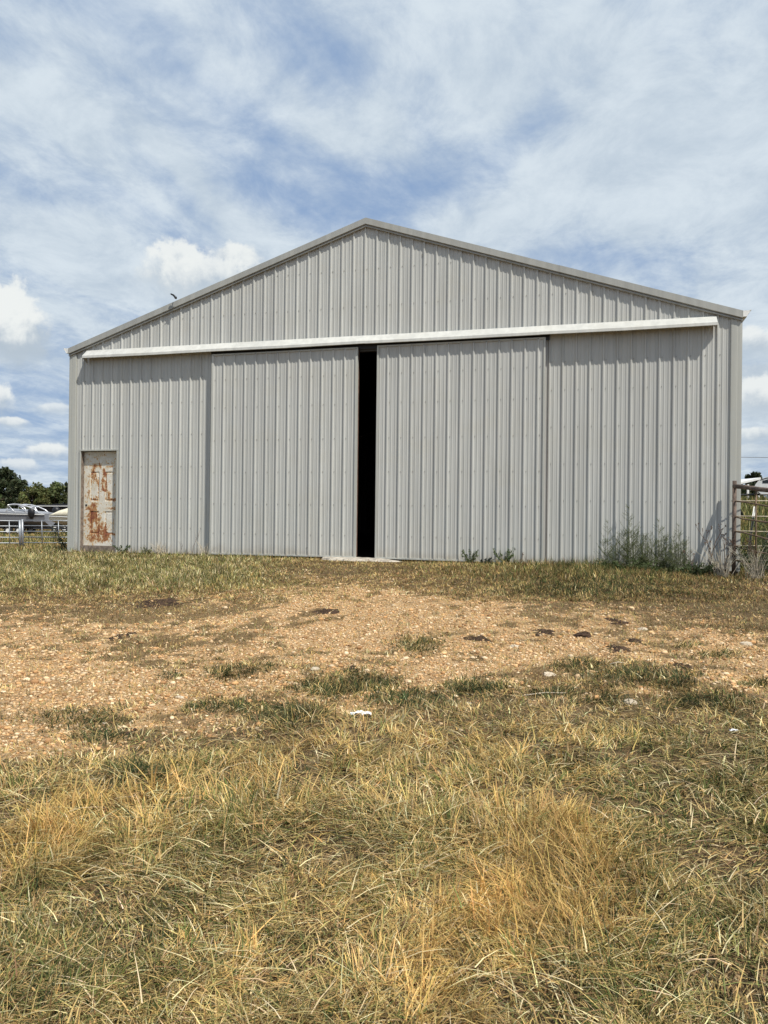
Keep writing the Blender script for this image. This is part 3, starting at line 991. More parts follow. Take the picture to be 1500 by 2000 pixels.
def boat(name, depth, pxc, dirn, L, B, H, base, hm, cm, crown, label, tower=False, cover=True, motor=False):
    """dirn +1: bow to the camera's right"""
    c = atD(pxc, 1030, depth)
    c = gz(c[0], c[1])
    ang = math.atan2(_sy, _cy) + (0 if dirn > 0 else math.pi)
    R = np.array([[math.cos(ang), -math.sin(ang), 0], [math.sin(ang), math.cos(ang), 0], [0, 0, 1]])
    th = thing(name, (c[0], c[1], c[2] + base), label, "boat", "boats parked beyond the panels")
    o = np.array([c[0], c[1], c[2] + base])
    tr = lambda p: tuple(o + R @ np.array(p, float))
    hs = hull_secs(L, B, H)
    mb = MB(); mb.loft([[tr(p) for p in s] for s in hs]); mb.build("hull", hm, th)
    mb = MB()
    for s in (1, -1):
        mb.tube([tr((q[2][0], s * (q[2][1] + .01), q[2][2] - .03)) for q in hs], .035, 6)
    mb.build("rub_rail", M_WHITE, th)
    if cover:
        mb = MB()
        secs = []
        for q in hs:
            tt = (q[0][0] + L / 2) / L
            bm = q[2][1] + .02; sh = q[2][2]
            pk = crown * math.sin(math.pi * min(1, .12 + .85 * tt)) + .02 * math.sin(tt * 31)
            secs.append([(q[0][0], -bm, sh + .01), (q[0][0], -bm * .55, sh + pk * .75), (q[0][0], 0, sh + pk), (q[0][0], bm * .55, sh + pk * .75), (q[0][0], bm, sh + .01)])
        mb.loft([[tr(p) for p in s] for s in secs]); mb.build("cover", cm, th, True)
    if tower:
        for s in (-1, 1):
            mb = MB()
            mb.tube([tr(p) for p in ((-3.05, s * .92, H), (-2.6, s * .92, H + .36), (-2.05, s * .92, H + .60), (-1.45, s * .92, H + .75), (-.9, s * .92, H + .79), (-.42, s * .9, H + .72), (-.36, s * .95, H + .4), (-.28, s * .98, H))], .05, 8)
            mb.tube([tr(p) for p in ((-.45, s * .9, H + .66), (-.75, s * .96, H + .4), (-1.15, s * 1.0, H + .05))], .03, 8)
            mb.tube([tr(p) for p in ((-1.3, s * .92, H + .74), (-1.75, s * .94, H + .52), (-1.9, s * .96, H + .3), (-1.75, s * .99, H - .05))], .05, 8)
            mb.build("tower_leg", M_ALU, th, True)
        mb = MB()
        for x, z in ((-.6, .76), (-1.4, .75), (-2.1, .58)):
            mb.tube([tr((x, -.9, H + z)), tr((x, .9, H + z))], .04, 8)
        mb.build("tower_bar", M_ALU, th, True)
        mb = MB()
        mb.loft([[tr(p) for p in ((.75, -.9, H), (1.5, -.8, H), (.95, -.8, H + .38), (.7, -.85, H + .38))], [tr(p) for p in ((.75, .9, H), (1.5, .8, H), (.95, .8, H + .38), (.7, .85, H + .38))]])
        mb.build("windscreen", M_GLASSD, th)
    if motor:
        for yy, k in ((-1.5, .95), (1.45, .8)):
            mb = MB()
            x0 = -L / 2 + .25 + (.0 if yy < 0 else .7)
            secs = []
            for (zz, rx, ry) in ((-.1, .12, .09), (.15, .26, .18), (.45, .36, .25), (.75, .34, .25), (.93, .2, .16), (.97, .05, .05)):
                secs.append([tr((x0 + rx * k * math.cos(a), yy + ry * k * math.sin(a), H * .72 + zz * k)) for a in np.linspace(0, 2 * math.pi, 13)[:-1]])
            mb.loft(secs)
            mb.build("motor", M_BLACK, th, True)
    # trailer is its own thing
    tl = thing("boat_trailer", tuple(c), label.split(" boat")[0].split(" hull")[0].replace("covered", "") + " boat's low dark trailer with round wheels", "trailer", "boat trailers beyond the panels")
    oo = np.array(c)
    tg = lambda p: tuple(oo + R @ np.array(p, float))
    mb = MB()
    for s in (-1, 1):
        mb.tube([tg((-L * .42, s * .7, .55)), tg((L * .25, s * .7, .55)), tg((L * .55, 0, .52))], .06, 6)
    mb.tube([tg((L * .55, 0, .52)), tg((L * .72, 0, .5))], .06, 6)
    for x in (-L * .35, -.3, L * .2):
        mb.tube([tg((x, -.7, .55)), tg((x, .7, .55))], .05, 6)
        for s in (-1, 1):
            mb.tube([tg((x, s * .6, .55)), tg((x, s * .6, base + .12))], .05, 6)
    mb.build("frame", M_DARK, tl)
    for x in (-L * .20, -L * .20 + .85):
        for s in (-1, 1):
            y = s * 1.05
            mb = MB(); mb.tube([tg((x, y - .11, .33)), tg((x, y + .11, .33))], .33, 18); wh = mb.build("wheel", M_RUBBER, tl)
            mb = MB(); mb.tube([tg((x, y - .125, .33)), tg((x, y + .125, .33))], .17, 14); mb.build("rim", M_WHITE, wh)
    for s in (-1, 1):
        mb = MB()
        cxx = -L * .20 + .42
        mb.loft([[tg((cxx + a, s * 1.05 + b, z)) for (a, z) in ((-.9, .45), (-.7, .78), (.7, .78), (.9, .45), (.86, .45), (.66, .74), (-.66, .74), (-.86, .45))] for b in (-.15, .15)])
        mb.build("fender", M_DARK, tl)
    return th


boat("tower_boat", 62, 16, -1, 7.0, 2.4, 1.05, .62, M_GREYHULL, M_SILVER, .40, "silver covered boat with white tube tower and black motors", tower=True, motor=True)
boat("motor_boat", 70, 150, 1, 7.6, 2.5, 1.25, 1.15, M_BLACK, M_TARP, .22, "glossy black boat with white rail standing behind the silver boat")
boat("small_boat", 59, 166, -1, 5.6, 2.2, .72, .72, M_CREAM, M_CREAM, .95, "cream covered boat in front of the black one beside the barn")


# ------------------------------------------------------------------ camper and shed beyond the right corner
def frame_at(c, ang):
    R = np.array([[math.cos(ang), -math.sin(ang), 0], [math.sin(ang), math.cos(ang), 0], [0, 0, 1]])
    return lambda p: tuple(np.array(c) + R @ np.array(p, float))


cD = 44.0
c = atD(1473, 1000, cD); c = gz(c[0], c[1])
zt_ = atD(1500, 930, cD)[2] - c[2]
cp_ = thing("camper_trailer", tuple(c), "white camper trailer with rounded nose and dark window beyond the pipe fence", "camper")
tr = frame_at(c, math.atan2(_sy, _cy) - .44)
bz = .55; hgt = zt_ - bz
prof = [(.35, 0), (.12, .25 * hgt), (0, .42 * hgt), (.05, .55 * hgt), (.22, .75 * hgt), (.50, .91 * hgt), (.85, .99 * hgt), (1.3, hgt), (6.6, hgt), (6.75, .9 * hgt), (6.8, 0)]
mb = MB()
mb.loft([[tr((a, y, bz + z)) for a, z in prof] for y in (-.0, 2.3)])
mb.build("body", M_WHITE, cp_)
mb = MB()
mb.loft([[tr((a, y, bz + z * hgt)) for a, z in ((.42, .60), (.85, .60), (.85, .76), (.42, .76))] for y in (-.012, .01)])
mb.build("window", M_GLASSD, cp_)
mb = MB()
pts = [(.30, .80), (.6, .90), (1.0, .95), (2.2, .97), (6.5, .97)]
mb.loft([[tr((a, -.008, bz + z * hgt)), tr((a, .004, bz + z * hgt)), tr((a, .004, bz + (z - .05) * hgt)), tr((a, -.008, bz + (z - .05) * hgt))] for a, z in pts])
pts = [(.55, .78), (.9, .86), (1.6, .88), (6.5, .88)]
mb.loft([[tr((a, -.008, bz + z * hgt)), tr((a, .004, bz + z * hgt)), tr((a, .004, bz + (z - .035) * hgt)), tr((a, -.008, bz + (z - .035) * hgt))] for a, z in pts])
mb.build("stripe", M_DARK, cp_)
mb = MB()
mb.tube([tr((.3, 1.15, bz + .02)), tr((-1.0, 1.15, bz - .02))], .06, 8); mb.tube([tr((-.8, 1.15, bz)), tr((-.8, 1.15, .02))], .04, 8)
mb.build("tongue", M_DARK, cp_)
for x in (3.4, 4.3):
    mb = MB(); mb.tube([tr((x, -.02, .36)), tr((x, .22, .36))], .36, 18); wh = mb.build("wheel", M_RUBBER, cp_)
    mb = MB(); mb.tube([tr((x, -.035, .36)), tr((x, .1, .36))], .19, 14); mb.build("rim", M_WHITE, wh)

sD = 58.0
c = atD(1440, 1000, sD); c = gz(c[0], c[1])
zl_, zr_ = atD(1440, 947, sD)[2] - c[2], atD(1484, 933, sD)[2] - c[2]
sh = thing("open_shed", tuple(c), "low open shed with sloping white roof between the barn and the camper", "shed")
tr = frame_at(c, math.atan2(_sy, _cy))
mb = MB()
wS = 44 / F * sD
mb.loft([[tr((-.6, y, zl_ + .02)), tr((wS, y, zr_ + .02)), tr((wS, y, zr_ - .14)), tr((-.6, y, zl_ - .14))] for y in (-.1, 6)])
mb.loft([[tr((-.6, y, zl_ - .142)), tr((wS, y, zr_ - .142)), tr((wS, y, zr_ - .18)), tr((-.6, y, zl_ - .18))] for y in (-.04, 5.9)], 1)  # dark sheet under the white roof, underside shade in its colour
mb.build("roof", [M_WHITE, M_INNER], sh)
for x in (-.3, .82, wS - .1):
    zz = zl_ + (zr_ - zl_) * x / wS - .2
    mb = MB(); mb.box((0, 0, 0), (1, 1, 1)); mb.v = [tr((x - .07 + .14 * p[0], .0 + .14 * p[1], zz * p[2])) for p in mb.v]
    mb.build("post", M_WHITE, sh)
mb = MB(); mb.loft([[tr((-.4, y, 0)), tr((wS, y, 0)), tr((wS, y, zr_ - .2)), tr((-.4, y, zl_ - .3))] for y in (5.6, 5.8)])
mb.build("back_wall", M_INNER, sh)  # shed's dark interior is put into this wall's colour

# utility wire
zw = atD(1500, 892, 60)
pw0 = zw + np.array([_cy, _sy, 0]) * 18; pw1 = zw - np.array([_cy, _sy, 0]) * 22
wire = thing("utility_wire", tuple(pw1), "single thin dark utility wire crossing the sky right of the barn", "wire")
mb = MB()
mb.tube([pw1 + (pw0 - pw1) * s + np.array([0, 0, -1.0 * s * (1 - s) * .25]) for s in np.linspace(0, 1, 15)], .022, 6)
mb.build("wire", M_DARK, wire)


# ------------------------------------------------------------------ trees
def leaf_cards(cent, nrm_dir, size, rgen, asp=.55):
    """n leaf-shaped triangles pairs around given centres -> V,T arrays"""
    n = len(cent)
    a = rgen.normal(size=(n, 3)); a /= np.linalg.norm(a, axis=1, keepdims=True)
    b = rgen.normal(size=(n, 3)); b -= a * np.sum(a * b, 1, keepdims=True); b /= np.linalg.norm(b, axis=1, keepdims=True)
    s = size[:, None]
    V = np.stack([cent - a * s, cent + b * s * asp, cent + a * s, cent - b * s * asp], 1).reshape(-1, 3)
    i = np.arange(n)[:, None] * 4
    T3 = np.concatenate([i + np.array([[0, 1, 2]]), i + np.array([[0, 2, 3]])], 0)
    return V, T3


def tree(name, depth, pxc, ytop, hwpx, label, col, nleaf=7000, conic=False, seed=0, trunkvis=.06, group="trees beyond the yard"):
    r = np.random.default_rng(100 + seed)
    c = atD(pxc, 1000, depth); c = gz(c[0], c[1])
    top = atD(pxc, ytop, depth)[2]
    H = top - c[2]; R = hwpx / F * depth
    th = thing(name, tuple(c), label, "tree", group)
    mb = MB()
    mb.tube([(c[0], c[1], c[2] - .2), (c[0] + .1, c[1], c[2] + H * .3), (c[0] - .05, c[1] + .1, c[2] + H * .75)], [R * .09 + .08, R * .07 + .05, .04], 8)
    for k in range(7):
        a = r.uniform(0, 6.28); z0 = H * r.uniform(.25, .55)
        mb.tube([(c[0], c[1], c[2] + z0), (c[0] + R * .35 * math.cos(a), c[1] + R * .35 * math.sin(a), c[2] + z0 + H * .14),
                 (c[0] + R * .75 * math.cos(a), c[1] + R * .75 * math.sin(a), c[2] + z0 + H * .24)], [.09, .06, .025], 6)
    mb.build("trunk", M_BARK, th)
    nb = 70
    cl = []
    for k in range(nb):
        a = r.uniform(0, 6.283); zf = r.uniform(trunkvis, .97)
        wid = (1.05 - zf) if conic else math.sqrt(max(.04, 1 - ((zf - .52) / .52) ** 2))
        rr = R * wid * math.sqrt(r.uniform(.03, 1)) * .78
        cl.append((c[0] + rr * math.cos(a), c[1] + rr * math.sin(a), c[2] + H * zf * .93, R * r.uniform(.20, .42) * (.6 if conic else 1), r.uniform(.65, 1.3)))
    ids = r.integers(0, nb, nleaf)
    cl = np.array(cl)
    d = r.normal(size=(nleaf, 3)); d /= np.linalg.norm(d, axis=1, keepdims=True)
    rad_ = r.random(nleaf) ** .45
    cent = cl[ids, :3] + d * (cl[ids, 3] * rad_)[:, None] * np.array([1, 1, .8])
    size = r.uniform(.14, .30, nleaf) * max(.7, min(1.4, R / 3.0))
    V, T3 = leaf_cards(cent, None, size, r)
    C = np.array(col)[None, :] * (cl[ids, 4] * r.uniform(.7, 1.35, nleaf))[:, None]
    C[:, 0] *= r.uniform(.85, 1.25, nleaf)
    tri_mesh("crown", V - np.array(c), T3, np.repeat(C, 4, 0), M_LEAF, th)
    return th


DG, MG, LG = (.045, .060, .026), (.075, .095, .032), (.115, .130, .042)
tree("oak_tree", 105, -70, 896, 60, "tall dark tree at the far left edge of the tree line", DG, 9000, seed=1)
tree("oak_tree", 100, 2, 910, 40, "dark rounded tree at the left edge, tallest of the tree line in view", DG, 11000, seed=2)
tree("oak_tree", 86, 36, 931, 24, "small dark tree stepping down between the tall tree and the lighter trees", DG, 6000, seed=3)
tree("oak_tree", 80, 66, 940, 30, "broad lighter green tree behind the boat tower", LG, 10000, seed=4)
tree("oak_tree", 84, 104, 939, 30, "lighter green tree above the black boat", MG, 10000, seed=5)
tree("cedar_tree", 98, 129, 935, 13, "dark pointed tree top touching the barn's left edge", DG, 5000, True, seed=6)
tree("oak_tree", 95, 165, 945, 34, "dark green tree mostly hidden behind the barn's left corner", MG, 6000, seed=7)
tree("oak_tree", 95, -25, 955, 40, "low dark bushy tree under the tall one at the left edge", MG, 7000, seed=12, trunkvis=.05)
tree("oak_tree", 92, 40, 965, 30, "low dark bushy tree behind the silver boat's tower", DG, 6000, seed=13, trunkvis=.05)
tree("oak_tree", 92, 95, 968, 30, "low dark bushy tree behind the black boat", DG, 6000, seed=14, trunkvis=.05)
tree("oak_tree", 88, 1471, 917, 19, "dark round tree above the white shed roof right of the barn", DG, 8000, seed=8, group="trees right of the barn")
tree("oak_tree", 92, 1448, 934, 10, "small dark tree close to the barn's right edge", DG, 4000, seed=9, group="trees right of the barn")
tree("oak_tree", 75, 1540, 925, 40, "dark tree behind the camper past the right edge", DG, 5000, seed=10, group="trees right of the barn")
tree("oak_tree", 70, 1462, 950, 22, "low dark bushes under the shed roof beside the camper", DG, 5000, seed=11, trunkvis=.03, group="trees right of the barn")


# ------------------------------------------------------------------ grass
def blades(x, y, h, lean, azm, width, col, droop, segs=3):
    n = len(x)
    z = T(x, y) - .004
    ts = np.array([0, .4, .75, 1.0]) if segs == 3 else np.array([0, .55, 1.0])
    wf = np.array([1, .85, .55, 0]) if segs == 3 else np.array([1, .75, 0])
    dx, dy = np.cos(azm), np.sin(azm)
    wa = azm + np.pi / 2 + rng.normal(0, .7, n)
    wx, wy = np.cos(wa), np.sin(wa)
    out = []
    for k, (tt, wv) in enumerate(zip(ts, wf)):
        hor = h * lean * tt ** 1.45
        ver = h * np.sqrt(np.clip(1 - lean ** 2 * .85, .03, 1)) * (tt - droop * tt * tt)
        px, py, pz = x + dx * hor, y + dy * hor, z + ver
        if wv > 0:
            out.append(np.stack([px - wx * width * wv * .5, py - wy * width * wv * .5, pz], 1))
            out.append(np.stack([px + wx * width * wv * .5, py + wy * width * wv * .5, pz], 1))
        else:
            out.append(np.stack([px, py, pz], 1))
    nv = len(out)
    V = np.stack(out, 1).reshape(-1, 3)
    if segs == 3:
        F_ = np.array([[0, 1, 3], [0, 3, 2], [2, 3, 5], [2, 5, 4], [4, 5, 6]])
    else:
        F_ = np.array([[0, 1, 3], [0, 3, 2], [2, 3, 4]])
    T3 = (np.arange(n)[:, None, None] * nv + F_[None]).reshape(-1, 3)
    base = np.linspace(.94, 1.04, nv)
    C = (col[:, None, :] * np.ones((1, nv, 1))).reshape(-1, 3)
    return V, T3, C


def sample(n, d0, d1, tmax, power):
    u = rng.random(n)
    dd = (d0 ** power + u * (d1 ** power - d0 ** power)) ** (1 / power)
    tx = rng.uniform(-tmax, tmax, n)
    x = CX + dd * (-_sy) + tx * dd * _cy
    y = CY + dd * _cy + tx * dd * _sy
    return x, y, dd


PAL = {'straw': (.58, .435, .195), 'gold': (.54, .375, .145), 'pale': (.72, .63, .39), 'green': (.130, .155, .040), 'dgreen': (.046, .064, .020), 'brown': (.27, .165, .078),
       'lgreen': (.30, .275, .100)}
NAMES = list(PAL); PARR = np.array([PAL[k] for k in NAMES])


def pick(probs):
    p = np.stack(probs, 1); p = np.clip(p, 0, None); p = p / p.sum(1, keepdims=True)
    cs = np.cumsum(p, 1); u = rng.random(len(p))[:, None]
    k = (u > cs).sum(1).clip(0, len(NAMES) - 1)
    c = PARR[k] * np.exp(rng.normal(0, .16, len(k)))[:, None]
    c = c * np.exp(rng.normal(0, .05, c.shape))
    return k, c


def gsum(px, py, L):
    s = 0
    for (cx, cy, rx, ry, a) in L:
        s = s + a * np.exp(-((px - cx) / rx) ** 2 - ((py - cy) / ry) ** 2)
    return s


GOLD = [(100, 1650, 180, 90, 1.2), (1060, 1600, 120, 160, 1.0), (1180, 1760, 130, 110, 1.1), (850, 1930, 160, 110, 1.0), (980, 1790, 140, 70, .7), (520, 1540, 260, 50, .5), (380, 1560, 150, 50, .6), (1000, 1450, 200, 50, .5),
        (470, 1860, 60, 80, .5), (690, 1700, 120, 60, .35)]
GRN = [(250, 1780, 240, 110, 1.0), (1380, 1640, 200, 170, 1.1), (1350, 1920, 250, 120, 1.2), (430, 1560, 90, 50, .8), (60, 1920, 160, 90, .8), (640, 1900, 130, 80, .6), (860, 1640, 90, 60, .5), (1220, 1480, 220, 50, .6),
       (60, 1560, 90, 30, .6), (600, 1640, 150, 50, .5), (1450, 1480, 120, 50, .5)]


def grass_patch(n, d0, d1, tmax, power, wmin, wmax, segs, hs=1.0):
    x, y, dd = sample(n, d0, d1, tmax, power)
    # pull blades into tufts
    cx_, cy_ = np.round(x / .11 + rng.normal(0, .25, n)) * .11, np.round(y / .11 + rng.normal(0, .25, n)) * .11
    jx = (vnoise(cx_ * 7, cy_ * 7, 1, 1, 11) - .5) * .09; jy = (vnoise(cx_ * 7, cy_ * 7, 1, 1, 12) - .5) * .09
    k = rng.random(n) < .45
    x = np.where(k, cx_ + jx + rng.normal(0, .022, n), x); y = np.where(k, cy_ + jy + rng.normal(0, .022, n), y)
    px, py, G, bare, gm, yt, yb = fields(x, y)
    inbarn = (x > XL - .02) & (x < XR + .02) & (y > -.035)
    sillm = (x > 5.5) & (x < 6.95) & (y > -.42)
    fg = sst(-30, 60, py - yb)
    back = sst(20, -30, py - yt)
    lawn = sst(620, 430, px) * sst(1175, 1130, py)
    rbase = np.exp(-((px - 1190) / 240) ** 2) * sst(1150, 1112, py)
    rdark = sst(1150, 1330, px) * sst(1260, 1200, py)
    dens = fg * np.clip(.30 + 2.2 * (vnoise(x, y, .20, 3, 21) - .36), .05, 1) + (1 - fg) * ((1 - bare) * (.22 + .45 * vnoise(x, y, .25, 3, 22)) * (1 - back) + back * (.25 + .6 * vnoise(x, y, .22, 3, 23)))
    dens = np.where(bare > .45, .08 + .70 * vnoise(x, y, .12, 2, 24) * (1 - .5 * bare), dens)
    dens = dens + lawn * .35 + rbase * .3 + gm * 1.1
    keep = (rng.random(n) < dens) & ~inbarn & ~sillm & ~((bare > .6) & (rng.random(n) < .35) & (gm < .25))
    sel = lambda a: a[keep]
    x, y, dd, px, py, G, bare, gm, fg, back, lawn, rbase, rdark = map(sel, (x, y, dd, px, py, G, bare, gm, fg, back, lawn, rbase, rdark))
    n = len(x)
    gold = .85 * gsum(px, py, GOLD) * fg * (.3 + 1.4 * vnoise(x, y, .3, 3, 61)); grn = .85 * gsum(px, py, GRN) * fg * (.4 + 1.2 * vnoise(x, y, .35, 3, 62))
    no = vnoise(x, y, .55, 3, 31); no2 = vnoise(x, y, .25, 2, 32)
    pr = [  # straw, gold, pale, green, dgreen, brown, lgreen
        (.46 + .5 * bare + .2 * fg + .2 * back) * (1 - .75 * lawn),
        .10 + .55 * gold * fg + .25 * sst(.5, .75, no) * fg + .06 * (1 - fg),
        .15 + .45 * lawn + .10 * grn - .08 * back,
        .10 + .55 * grn + .25 * sst(.55, .75, no2) * fg + .34 * lawn + 1.1 * rbase + .05 * back + .6 * np.exp(-(y / .5) ** 2),
        .06 + 3.2 * gm + .55 * grn + .25 * lawn + 1.3 * rbase + .35 * rdark,
        .15 + .55 * back * (1 - lawn) + .5 * rdark + .25 * G * (1 - bare),
          .12 + .45 * grn + .9 * lawn + .02 * back + .2 * rbase]
    k, c = pick(pr)
    c = c * (.30 + 1.4 * vnoise(x, y, .13, 2, 63))[:, None] * (1 - .22 * np.clip(grn, 0, 1.4) + .16 * np.clip(gold, 0, 1.2))[:, None]
    hh = (.055 + .16 * vnoise(x, y, .42, 3, 41) ** 1.3) * (fg + .001) + (1 - fg) * (.034 + .040 * no) + np.exp(-(y / .35) ** 2) * .05
    hh = hh * (1 + .7 * gold * (k == 1)) + lawn * .055 + rbase * .14 + gm * .035
    hh = hh * np.where(fg > .5, .80, 1.0) * rng.uniform(.5, 1.35, n) * hs
    lying = (rng.random(n) < (.60 * fg + .55 * (1 - fg) * (1 - lawn) * (1 - rbase) + .15 * lawn)) & ~((k == 1) & (gold > .4) & (rng.random(n) < .6))
    lean = np.where(lying, rng.uniform(.88, 1.06, n), np.clip(rng.normal(.58, .24, n), .05, .95))
    azn = 6.283 * 2.5 * vnoise(x, y, .42, 2, 51)
    azm = np.where(rng.random(n) < .45, azn + rng.normal(0, .5, n), rng.uniform(0, 6.283, n))
    wd = (wmin + (wmax - wmin) * rng.random(n) ** 1.8) * np.where(k == 0, .8, 1.0) * np.where((k == 2) & (rng.random(n) < .2), 1.5, 1)
    droop = np.where(lying, rng.uniform(.1, .7, n), rng.uniform(0, .55, n) ** 1.0)
    return blades(x, y, hh * np.where(lying, 1.25, 1.0), lean, azm, wd, c, droop, segs)


def join(parts):
    Vs, Ts, Cs, o = [], [], [], 0
    for V, T3, C in parts:
        Vs.append(V); Ts.append(T3 + o); Cs.append(C); o += len(V)
    return np.concatenate(Vs), np.concatenate(Ts), np.concatenate(Cs)


PARR = PARR * .92
PARR[[0, 1, 2]] *= np.array([1.03, 1.0, .92])
near = [grass_patch(180000, 1.3, 3.4, .85, .80, .0022, .0064, 3), grass_patch(120000, 3.2, 5.6, .78, .74, .0034, .0085, 3)]


def cut_stalks(n, d0, d1, power, wd, l0, l1):
    x, y, dd = sample(n, d0, d1, .76, power)
    px, py, G, bare, gm, yt, yb = fields(x, y)
    fg = sst(-20, 60, py - yb)
    sw = gsum(px, py, [(330, 1760, 230, 90, 1.2), (900, 1690, 160, 70, .6), (1300, 1830, 160, 120, .35), (560, 1900, 240, 80, .5)])
    k = rng.random(n) < fg * (.35 + .7 * sw) * (vnoise(x, y, .3, 2, 90) + .35)
    x, y, px, py, sw = x[k], y[k], px[k], py[k], sw[k]; n = len(x)
    kk, c = pick([np.full(n, v) for v in ((.5, .15, .8, .02, .0, .08, .45) if l1 > .1 else (.6, .3, .25, .06, .1, .5, .25))])
    az_ = np.where(rng.random(n) < .5, .5 + 1.6 * (vnoise(x, y, .5, 2, 91) - .5) * 2 + 3.14 * (rng.random(n) < .5), rng.uniform(0, 6.283, n))
    V, T3, C = blades(x, y, rng.uniform(l0, l1, n), rng.uniform(.96, 1.08, n), az_ + rng.normal(0, .3, n), rng.uniform(wd * .6, wd * 1.3, n), c, rng.uniform(.2, .8, n), 3)
    V[:, 2] += np.repeat(rng.uniform(.004, .085 if l1 > .1 else .03, n), 7)
    return V, T3, C


near += [cut_stalks(60000, 1.4, 3.4, .9, .0050, .03, .09), cut_stalks(50000, 3.2, 5.8, .85, .006, .03, .09)]
near += [cut_stalks(4500, 1.4, 3.4, .9, .0040, .07, .20), cut_stalks(5000, 3.2, 5.8, .85, .005, .07, .20)]
o = tri_mesh("dry_grass", *join(near), material=M_GRASS)
tag(o, "mat of straw coloured and green uncut grass filling the foreground", "grass", kind="stuff")
mid = [grass_patch(200000, 5.4, 9.5, .75, .72, .004, .009, 2), grass_patch(330000, 9.3, 14.6, .85, .66, .006, .012, 2), grass_patch(60000, 14.4, 18.5, .9, .66, .007, .012, 2)]
o = tri_mesh("short_grass", *join(mid), material=M_GRASS)
tag(o, "short dry grass tufts between the gravel and the barn", "grass", kind="stuff")


# meadow behind, both sides
def meadow(n, d0, d1, t0, t1, h0, h1, wd, pr):
    u = rng.random(n); dd = d0 + (d1 - d0) * u; tx = rng.uniform(t0, t1, n)
    x = CX - dd * _sy + tx * dd * _cy; y = CY + dd * _cy + tx * dd * _sy
    ok = ~((x > XL - .1) & (x < XR + .1) & (y > -.04) & (y < LEN + .1))
    x, y = x[ok], y[ok]; n = len(x)
    k, c = pick([np.full(n, p) for p in pr])
    return blades(x, y, rng.uniform(h0, h1, n), np.clip(rng.normal(.35, .2, n), .05, .95), rng.uniform(0, 6.283, n), rng.uniform(wd * .7, wd * 1.3, n), c, rng.uniform(0, .35, n), 2)


far = [meadow(26000, 16.5, 40, -.70, -.38, .06, .20, .02, (.3, .08, .05, .3, .2, .35, .3)),
       meadow(20000, 38, 75, -.75, -.36, .12, .3, .04, (.3, .08, .05, .5, .3, .2, .4)),
       meadow(14000, 13.4, 22, .44, .72, .25, .75, .014, (.1, .05, .05, .9, .8, .1, .4)),
       meadow(14000, 22, 48, .43, .75, .3, .8, .03, (.15, .1, .05, .9, .6, .1, .5))]
o = tri_mesh("meadow_grass", *join(far), material=M_GRASS)
tag(o, "longer green meadow grass beyond both barn corners", "grass", kind="stuff")

# ------------------------------------------------------------------ gravel stones
n = 150000
x, y, dd = sample(n, 3.3, 12.5, .70, 1.4)
px, py, G, bare, gm, yt, yb = fields(x, y)
keep = (rng.random(n) < bare * 1.0 + G * .10) & (gm < .5) & (y < -.4)
x, y = x[keep], y[keep]; n = len(x)
r = .0035 + .0115 * rng.random(n) ** 2.6 + .012 * (rng.random(n) < .01) + .016 * (rng.random(n) < .012)
PHI = (1 + 5 ** .5) / 2
ico = np.array([(-1, PHI, 0), (1, PHI, 0), (-1, -PHI, 0), (1, -PHI, 0), (0, -1, PHI), (0, 1, PHI), (0, -1, -PHI), (0, 1, -PHI), (PHI, 0, -1), (PHI, 0, 1), (-PHI, 0, -1), (-PHI, 0, 1)])
ico /= np.linalg.norm(ico[0])
icf = np.array([(0, 11, 5), (0, 5, 1), (0, 1, 7), (0, 7, 10), (0, 10, 11), (1, 5, 9), (5, 11, 4), (11, 10, 2), (10, 7, 6), (7, 1, 8), (3, 9, 4), (3, 4, 2), (3, 2, 6), (3, 6, 8), (3, 8, 9), (4, 9, 5), (2, 4, 11), (6, 2, 10), (8, 6, 7), (9, 8, 1)])
ra = rng.uniform(0, 6.283, n)
sc3 = np.stack([rng.uniform(.8, 1.5, n), rng.uniform(.7, 1.1, n), rng.uniform(.4, .8, n)], 1) * r[:, None]
L_ = ico[None] * sc3[:, None, :] * rng.uniform(.72, 1.2, (n, 12, 1))
ca, sa = np.cos(ra)[:, None], np.sin(ra)[:, None]
V = np.stack([L_[..., 0] * ca - L_[..., 1] * sa + x[:, None], L_[..., 0] * sa + L_[..., 1] * ca + y[:, None], L_[..., 2] + (T(x, y) + r * .25)[:, None]], -1).reshape(-1, 3)
T3 = (np.arange(n)[:, None, None] * 12 + icf[None]).reshape(-1, 3)
stc = np.array([(.64, .41, .21), (.54, .31, .14), (.70, .54, .35), (.32, .18, .085), (.64, .45, .26)])[rng.integers(0, 5, n)] * rng.uniform(.75, 1.2, n)[:, None]
o = tri_mesh("gravel", V, T3, np.repeat(stc, 12, 0), M_STONE)
tag(o, "loose tan gravel stones scattered over the bare yard", "gravel", kind="stuff")


# ------------------------------------------------------------------ small things lying on the yard
def lump(mb, c, rx, ry, rz, seed, n=10):
    r = np.random.default_rng(seed)
    secs = []
    for i in range(6):
        f = i / 5
        ring = []
        for j in range(n):
            a = 2 * math.pi * j / n
            k = math.cos(f * math.pi / 2 * .97) * r.uniform(.82, 1.15)
            ring.append((c[0] + rx * k * math.cos(a), c[1] + ry * k * math.sin(a), c[2] - .01 + rz * math.sin(f * math.pi / 2) * r.uniform(.85, 1.1)))
        secs.append(ring)
    mb.loft(secs)


def patch_dims(px, py, rx, ry):
    c = onground(px, py)
    d = np.dot(c - CAM, FWD)
    a = onground(px, py - ry * .9); b = onground(px, py + ry * .9)
    return c, rx / F * d, max(.05, .5 * np.linalg.norm(a - b))


